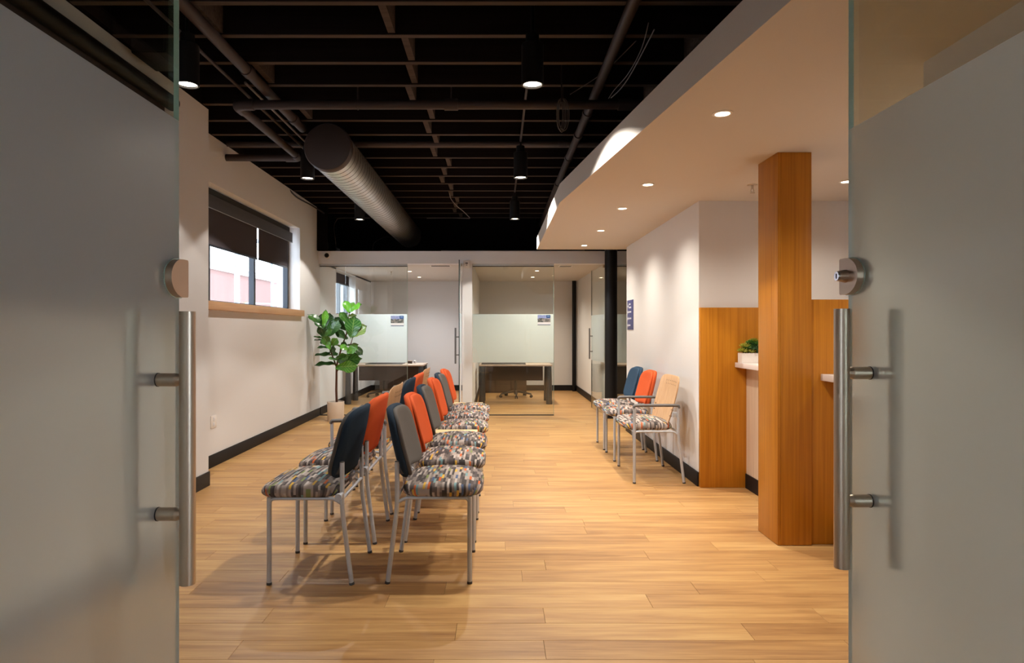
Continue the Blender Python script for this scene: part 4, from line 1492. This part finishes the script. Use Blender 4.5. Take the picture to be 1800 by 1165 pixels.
def task_chair(label, x, y_, group):
    t = thing('task_chair', label, 'office chair', (x, y_, 0), group)
    hub = B().cyl((x, y_, .055), (x, y_, .13), .035, .028, seg=16).build('hub', M['plastic'], t)
    B().cyl((x, y_, .13), (x, y_, .40), .022, seg=12).build('gas_lift', M['plastic'], t)
    for k in range(5):
        a = -PI / 2 + 2 * PI * k / 5
        ex, ey = x + .30 * math.cos(a), y_ + .30 * math.sin(a)
        l = B().tube([(x, y_, .115), (x + .15 * math.cos(a), y_ + .15 * math.sin(a), .095), (ex, ey, .065)], [.024, .02, .014], 8).build('base_leg', M['plastic'], t)
        c = B()
        for s in (-1, 1):
            o_ = Vector((-math.sin(a), math.cos(a), 0)) * s * .016
            c.cyl(Vector((ex, ey, .026)) + o_ * .5, Vector((ex, ey, .026)) + o_ * 1.6, .026, seg=14)
        c.cyl((ex, ey, .03), (ex, ey, .066), .008, seg=8)
        c.build('caster', M['plastic'], l)
    B().box(x - .23, x + .23, y_ - .21, y_ + .23, .42, .49, .03, 3).build('seat', M['plastic'], t)
    B().box(x - .05, x + .05, y_ - .06, y_ + .10, .39, .425, .008).build('mechanism', M['plastic'], t)
    B().box(x - .20, x + .20, y_ + .235, y_ + .28, .60, .86, .02, 3).build('backrest', M['plastic'], t)
    B().tube([(x, y_ + .1, .41), (x, y_ + .28, .42), (x, y_ + .285, .75)], .015, 8, .04).build('back_post', M['plastic'], t)


task_chair('black swivel chair with casters behind the desk of the lit office', .36, 12.08, 'black swivel chairs in the offices')
task_chair('black swivel chair with casters behind the desk of the fig office', -2.12, 12.1, 'black swivel chairs in the offices')
t = thing('desk_box', 'small brown box on the end of the desk in the fig office', 'box', (-1.50, 11.3, .672))
B().box(-1.56, -1.49, 11.28, 11.36, .6725, .715, .002).build('box_body', M['desk'], t)
B().box(-1.565, -1.485, 11.275, 11.365, .715, .722, .001).build('box_lid', M['desktop'], t)
t = thing('name_block', 'small pale upright block on the desk of the fig office', 'desk accessory', (-1.43, 11.3, .672))
B().box(-1.455, -1.425, 11.28, 11.36, .6725, .728, .003).build('block_body', M['white'], t)
B().box(-1.452, -1.428, 11.278, 11.281, .685, .715).build('block_plate', M['cable'], t)
for x0, x1, l in ((-2.25, -1.62, 'flat black desk pad on the desk of the fig office'), (-.26, .50, 'flat black desk pad on the desk of the lit office')):
    tag(B().box(x0, x1, 11.0, 11.42, .6725, .682, .002).build('desk_pad', M['plastic']), l, 'desk pad', 'black desk pads')

# ================================================================== FIDDLE LEAF FIG
YP = 8.95
px_, py_ = -2.24, YP
t = thing('fiddle_leaf_fig', 'tall fiddle leaf fig in a cream cylinder pot by the window wall', 'potted plant', (px_, py_, 0))
B().lathe([(0, .0005), (.108, .0005), (.112, .006), (.117, .265), (.114, .268), (.110, .265), (.108, .235), (0, .235)], (px_, py_, 0), 36).build('pot', M['pot'], t)
B().lathe([(0, .248), (.06, .246), (.107, .236)], (px_, py_, 0), 24).build('soil', M['soil'], t)


def zp(x, y_, dy=0.0):
    return at(530 + x / 4.856, 510 + y_ / 4.856, YP + dy)


B().tube([Vector((px_ + .015, py_, .22)), zp(297, 850), zp(300, 650), zp(310, 600, .02), zp(345, 480, .03), zp(385, 370, .02), zp(388, 290, 0), zp(410, 190, 0)],
         [.017, .016, .0145, .013, .011, .009, .007, .004], 10).build('trunk', M['bark'], t)
B().tube([zp(299, 655), zp(275, 590, -.03), zp(240, 500, -.05), zp(203, 400, -.06), zp(186, 320, -.06)], [.012, .010, .009, .007, .004], 8).build('branch', M['bark'], t)
B().tube([zp(303, 690), zp(335, 650, -.03), zp(385, 560, -.08), zp(420, 460, -.10), zp(442, 390, -.10)], [.011, .010, .008, .007, .004], 8).build('branch', M['bark'], t)


def leaf_mesh(seed, curl):
    r = random.Random(seed)
    bm = bmesh.new(); uvl = bm.loops.layers.uv.new('UVMap')
    nu, nv = 12, 5
    G = []
    for i in range(nu):
        u = i / (nu - 1)
        w_ = .035 + .46 * (max(0, math.sin(PI * u ** 1.25)) ** .62) * (.72 + .36 * u)
        if i == nu - 1: w_ = .03
        # waisted like a fiddle
        w_ *= 1 - .16 * math.exp(-((u - .38) / .14) ** 2)
        rowv = []
        for j in range(nv):
            v = -1 + 2 * j / (nv - 1)
            z = .10 * abs(v) ** 1.3 * (1 - .3 * u) - curl * u * u + .035 * math.sin(u * 13 + seed + (2 if v > 0 else 0)) * abs(v)
            rowv.append((bm.verts.new((u - .04 * v * v, w_ * v, z)), (u, v)))
        G.append(rowv)
    for i in range(nu - 1):
        for j in range(nv - 1):
            q = [G[i][j], G[i + 1][j], G[i + 1][j + 1], G[i][j + 1]]
            f = bm.faces.new([a[0] for a in q]); f.smooth = True
            for l, a in zip(f.loops, q): l[uvl].uv = a[1]
    me = bpy.data.meshes.new('leaf'); bm.to_mesh(me); bm.free()
    return me


leafm = {}
for key in ('dark', 'light', 'mid', 'pale'):
    for s in range(3):
        me = leaf_mesh(s * 3 + 1, (.05, .18, .32)[s])
        me.materials.append(M['leaf_' + key])
        leafm[(key, s)] = me


def leaf(bx, by, tx, ty, key, wid=1.0, roll=0.0, dy=0.0, ddy=0.0, s=None):
    b0, t0 = zp(bx, by, dy), zp(tx, ty, dy + ddy)
    d = t0 - b0
    L_ = d.length * 1.05
    X = d.normalized()
    n0 = Vector((0, -1, .35)).normalized()
    Z = (n0 - X * n0.dot(X)).normalized()
    Z = Matrix.Rotation(roll, 3, X) @ Z
    Y_ = Z.cross(X)
    if s is None: s = rnd.randrange(3)
    o = bpy.data.objects.new('leaf', leafm[(key, s)])
    COL.objects.link(o)
    o.parent = t
    R = Matrix((X, Y_, Z)).transposed().to_4x4()
    o.matrix_local = Matrix.Translation(b0 - ORIGIN[t]) @ R @ Matrix.Diagonal((L_, L_ * wid * .86, L_, 1))


for a in (
    (410, 195, 372, 88, 'light', .75, .3, 0, 0), (415, 190, 508, 118, 'light', .8, -.6, 0, -.05), (400, 285, 334, 188, 'mid', .75, .4, .02, -.05),
    (430, 402, 442, 232, 'mid', 1.0, .1, -.10, -.04), (436, 398, 550, 305, 'pale', .95, -.3, -.10, -.02), (404, 215, 468, 212, 'pale', .7, 1.0, 0, -.05),
    (382, 335, 278, 245, 'dark', .75, -.5, .03, -.05), (388, 418, 288, 345, 'dark', .75, .3, .03, -.06),
    (188, 325, 74, 196, 'mid', .72, .8, -.06, -.02), (182, 312, 216, 176, 'light', .5, .6, -.10, -.02), (196, 330, 240, 198, 'dark', 1.0, .1, -.03, .04),
    (236, 395, 292, 255, 'dark', 1.0, -.2, -.06, -.03), (196, 405, 155, 300, 'dark', .9, .4, -.07, -.06), (204, 420, 108, 396, 'mid', .55, .9, -.06, -.06),
    (208, 432, 112, 424, 'dark', .45, 1.1, -.08, -.08), (246, 485, 188, 398, 'mid', .9, .2, -.09, -.08), (252, 500, 142, 476, 'dark', .6, .9, -.05, -.10),
    (262, 470, 302, 412, 'light', 1.0, .4, -.1, -.06), (255, 515, 290, 500, 'dark', 1.1, .3, -.05, -.1), (305, 560, 122, 552, 'dark', .55, .9, -.02, -.10),
    (296, 548, 178, 520, 'dark', .6, .7, .02, .08), (294, 640, 124, 618, 'dark', .55, .8, 0, -.10), (300, 575, 402, 556, 'mid', .6, .8, -.02, -.12),
    (322, 592, 478, 598, 'dark', .75, .6, -.04, -.12), (308, 655, 474, 646, 'light', .62, .5, -.05, -.14), (400, 590, 484, 552, 'dark', 1.0, .3, .04, .02),
    (396, 512, 338, 466, 'light', .9, .3, -.09, -.05), (392, 530, 444, 496, 'light', 1.1, .2, -.10, -.06), (436, 480, 524, 534, 'dark', .85, -.4, -.08, 0),
    (388, 462, 484, 464, 'mid', .55, 1.0, .02, .06), (335, 492, 276, 446, 'pale', .6, .9, .02, .05), (330, 520, 392, 470, 'mid', .9, -.2, .05, .1),
    (186, 330, 120, 262, 'dark', .8, .5, -.12, -.02), (190, 318, 168, 205, 'dark', .8, -.3, -.02, .02), (198, 395, 262, 330, 'mid', .8, -.4, -.12, -.04),
    (385, 372, 442, 338, 'dark', .7, .7, .04, .08), (412, 196, 432, 96, 'light', .7, -.2, .03, .03), (438, 400, 505, 292, 'dark', .9, .2, -.05, .04),
    (300, 600, 236, 572, 'mid', .7, .8, -.08, -.06), (312, 612, 392, 618, 'dark', .7, .7, .06, .1), (420, 470, 480, 505, 'mid', .8, .2, -.14, -.05),
    (245, 505, 215, 440, 'light', .8, .1, -.14, -.02), (345, 500, 372, 440, 'dark', .9, .3, -.03, -.03),
    (230, 470, 160, 410, 'mid', .7, .1, .0, .08), (350, 560, 430, 590, 'mid', .8, .6, .06, .12),
):
    leaf(*a)

# ================================================================== COUNTER PLANTER
pz = 1.0025
x0, x1, y0, y1 = 1.908, 2.22, 5.0, 5.085
t = thing('succulent_planter', 'small white rectangular planter of succulents on the counter', 'potted plant', ((x0 + x1) / 2, (y0 + y1) / 2, pz))
b = B()
b.box(x0, x1, y0, y1, pz, pz + .008, .001)
for q in ((x0, x0 + .007, y0, y1), (x1 - .007, x1, y0, y1), (x0 + .007, x1 - .007, y0, y0 + .007), (x0 + .007, x1 - .007, y1 - .007, y1)):
    b.box(*q, pz + .006, pz + .078)
b.build('trough', M['white'], t)
B().box(x0 + .007, x1 - .007, y0 + .007, y1 - .007, pz + .05, pz + .070).build('soil', M['soil'], t)


def rosette(x, y_, z, R_, mat, n, tilt):
    b = B()
    for k in range(n):
        a = k * 2.399
        f = k / n
        el = tilt + f * 1.0
        d = Vector((math.cos(a) * math.cos(el), math.sin(a) * math.cos(el), math.sin(el)))
        L_ = R_ * (1 - .35 * f)
        side = d.cross(Vector((0, 0, 1)))
        if side.length < .01: side = Vector((1, 0, 0))
        side.normalize()
        up = side.cross(d)
        c = Vector((x, y_, z))
        w_ = L_ * .26
        vs = [b.bm.verts.new(p) for p in (c, c + d * L_ * .6 + side * w_, c + d * L_ + up * L_ * .12, c + d * L_ * .6 - side * w_, c + d * L_ * .55 + up * w_ * .5, c + d * L_ * .55 - up * w_ * .4)]
        for q in ((0, 1, 4), (1, 2, 4), (2, 3, 4), (3, 0, 4), (1, 0, 5), (2, 1, 5), (3, 2, 5), (0, 3, 5)):
            b.bm.faces.new([vs[i] for i in q])
    return b.build('rosette', mat, t, sharp=20)


for x, y_, z, R_, m_, n in ((1.93, 5.03, .085, .060, 'succ_y', 22), (1.94, 5.02, .125, .055, 'succ_y', 22), (1.965, 5.025, .115, .055, 'succ', 24), (1.99, 5.02, .105, .055, 'succ_dark', 24), (2.0, 5.055, .150, .055, 'succ', 24), (2.03, 5.02, .105, .06, 'succ_dark', 24), (2.045, 5.03, .115, .055, 'succ', 24), (2.02, 5.05, .165, .05, 'succ_y', 22), (1.955, 5.05, .095, .055, 'succ', 24), (1.985, 5.03, .08, .055, 'succ_y', 22), (2.01, 5.045, .125, .062, 'succ_dark', 26),
                            (2.035, 5.03, .140, .055, 'succ', 24), (2.06, 5.04, .10, .062, 'succ_dark', 26), (2.10, 5.04, .10, .06, 'succ', 22), (2.15, 5.04, .09, .055, 'succ_dark', 20), (2.19, 5.04, .09, .05, 'succ_y', 20)):
    rosette(x, y_, pz + z, R_, M[m_], n, .15)
    B().cyl((x, y_, pz + .06), (x, y_, pz + z), .006, seg=8).build('stem', M['succ_dark'], t)

# ================================================================== OUTSIDE THE WINDOW
struct(B().box(-80, -2.95, -20, 110, -.5, -.3).build('ground', M['asphalt']))
t = thing('brick_building', 'pale red brick building across the street seen through the window', 'building', (-30, 58, 0))
B().box(-44, -24, 44, 78, -.3, 6.4).build('brick_wall', M['brick'], t)
B().box(-44.2, -23.8, 43.8, 78.2, 6.4, 6.9).build('parapet', M['white'], t)
B().box(-24.05, -23.9, 44, 78, 3.2, 3.6).build('string_course', M['white'], t)
for k in range(7):
    yy = 46 + k * 4.6
    w_ = B().box(-24.02, -23.92, yy, yy + 2.0, 1.0, 2.6).build('window', M['extglass'], t)
    B().box(-23.95, -23.88, yy - .1, yy + 2.1, .85, 1.0).build('window_sill', M['white'], w_)
t = thing('utility_pole', 'grey utility pole outside the window beyond the street', 'pole', (-10.5, 26, -.3))
B().cyl((-10.5, 26, -.3), (-10.5, 26, 7.5), .12, .09, seg=12).build('shaft', M['pole'], t)
B().box(-10.56, -10.44, 25.0, 27.0, 6.6, 6.75).build('crossarm', M['pole'], t)
t = thing('street_lamp', 'curved street lamp outside the far pane of the window', 'street lamp', (-11, 31.5, -.3))
B().tube([(-11, 31.5, -.3), (-11, 31.5, 4.6), (-11, 30.9, 5.2), (-11, 29.8, 5.35)], .07, 8, .5).build('mast', M['pole'], t)
B().box(-11.1, -10.9, 29.2, 29.9, 5.28, 5.42, .03).build('lantern', M['pole'], t)
t = thing('traffic_signal', 'dark traffic signal hanging outside the far pane of the window', 'traffic signal', (-11.5, 29.5, 2.0))
B().box(-11.62, -11.38, 29.4, 29.6, 1.5, 2.3, .02).build('signal_head', M['plastic'], t)
B().tube([(-11.5, 29.5, 2.3), (-11.5, 29.5, 2.5), (-11.5, 33, 2.6)], .03, 6).build('arm', M['pole'], t)
B().cyl((-11.5, 33, -.3), (-11.5, 33, 2.7), .07, seg=8).build('mast', M['pole'], t)
t = thing('bare_tree', 'bare winter tree outside the window before the brick building', 'tree', (-15, 36, -.3))
rt = random.Random(3)
B().cyl((-15, 36, -.3), (-15, 36, 1.4), .12, .08, seg=8).build('trunk', M['bark_out'], t)
for k in range(26):
    a = rt.uniform(0, 2 * PI)
    h0 = rt.uniform(.7, 1.5)
    L_ = rt.uniform(1.0, 2.2)
    p0 = Vector((-15, 36, h0))
    p1 = p0 + Vector((math.cos(a) * L_ * .5, math.sin(a) * L_ * .6, L_ * .45))
    p2 = p1 + Vector((math.cos(a + .5) * L_ * .4, math.sin(a + .5) * L_ * .4, L_ * .35))
    b = B().tube([p0, p1, p2], [.045, .03, .012], 5)
    for q in range(3):
        s_ = p0.lerp(p2, .4 + .2 * q)
        b.tube([s_, s_ + Vector((rt.uniform(-.5, .5), rt.uniform(-.5, .5), rt.uniform(.2, .6)))], [.018, .008], 4)
    b.build('bough', M['bark_out'], t)
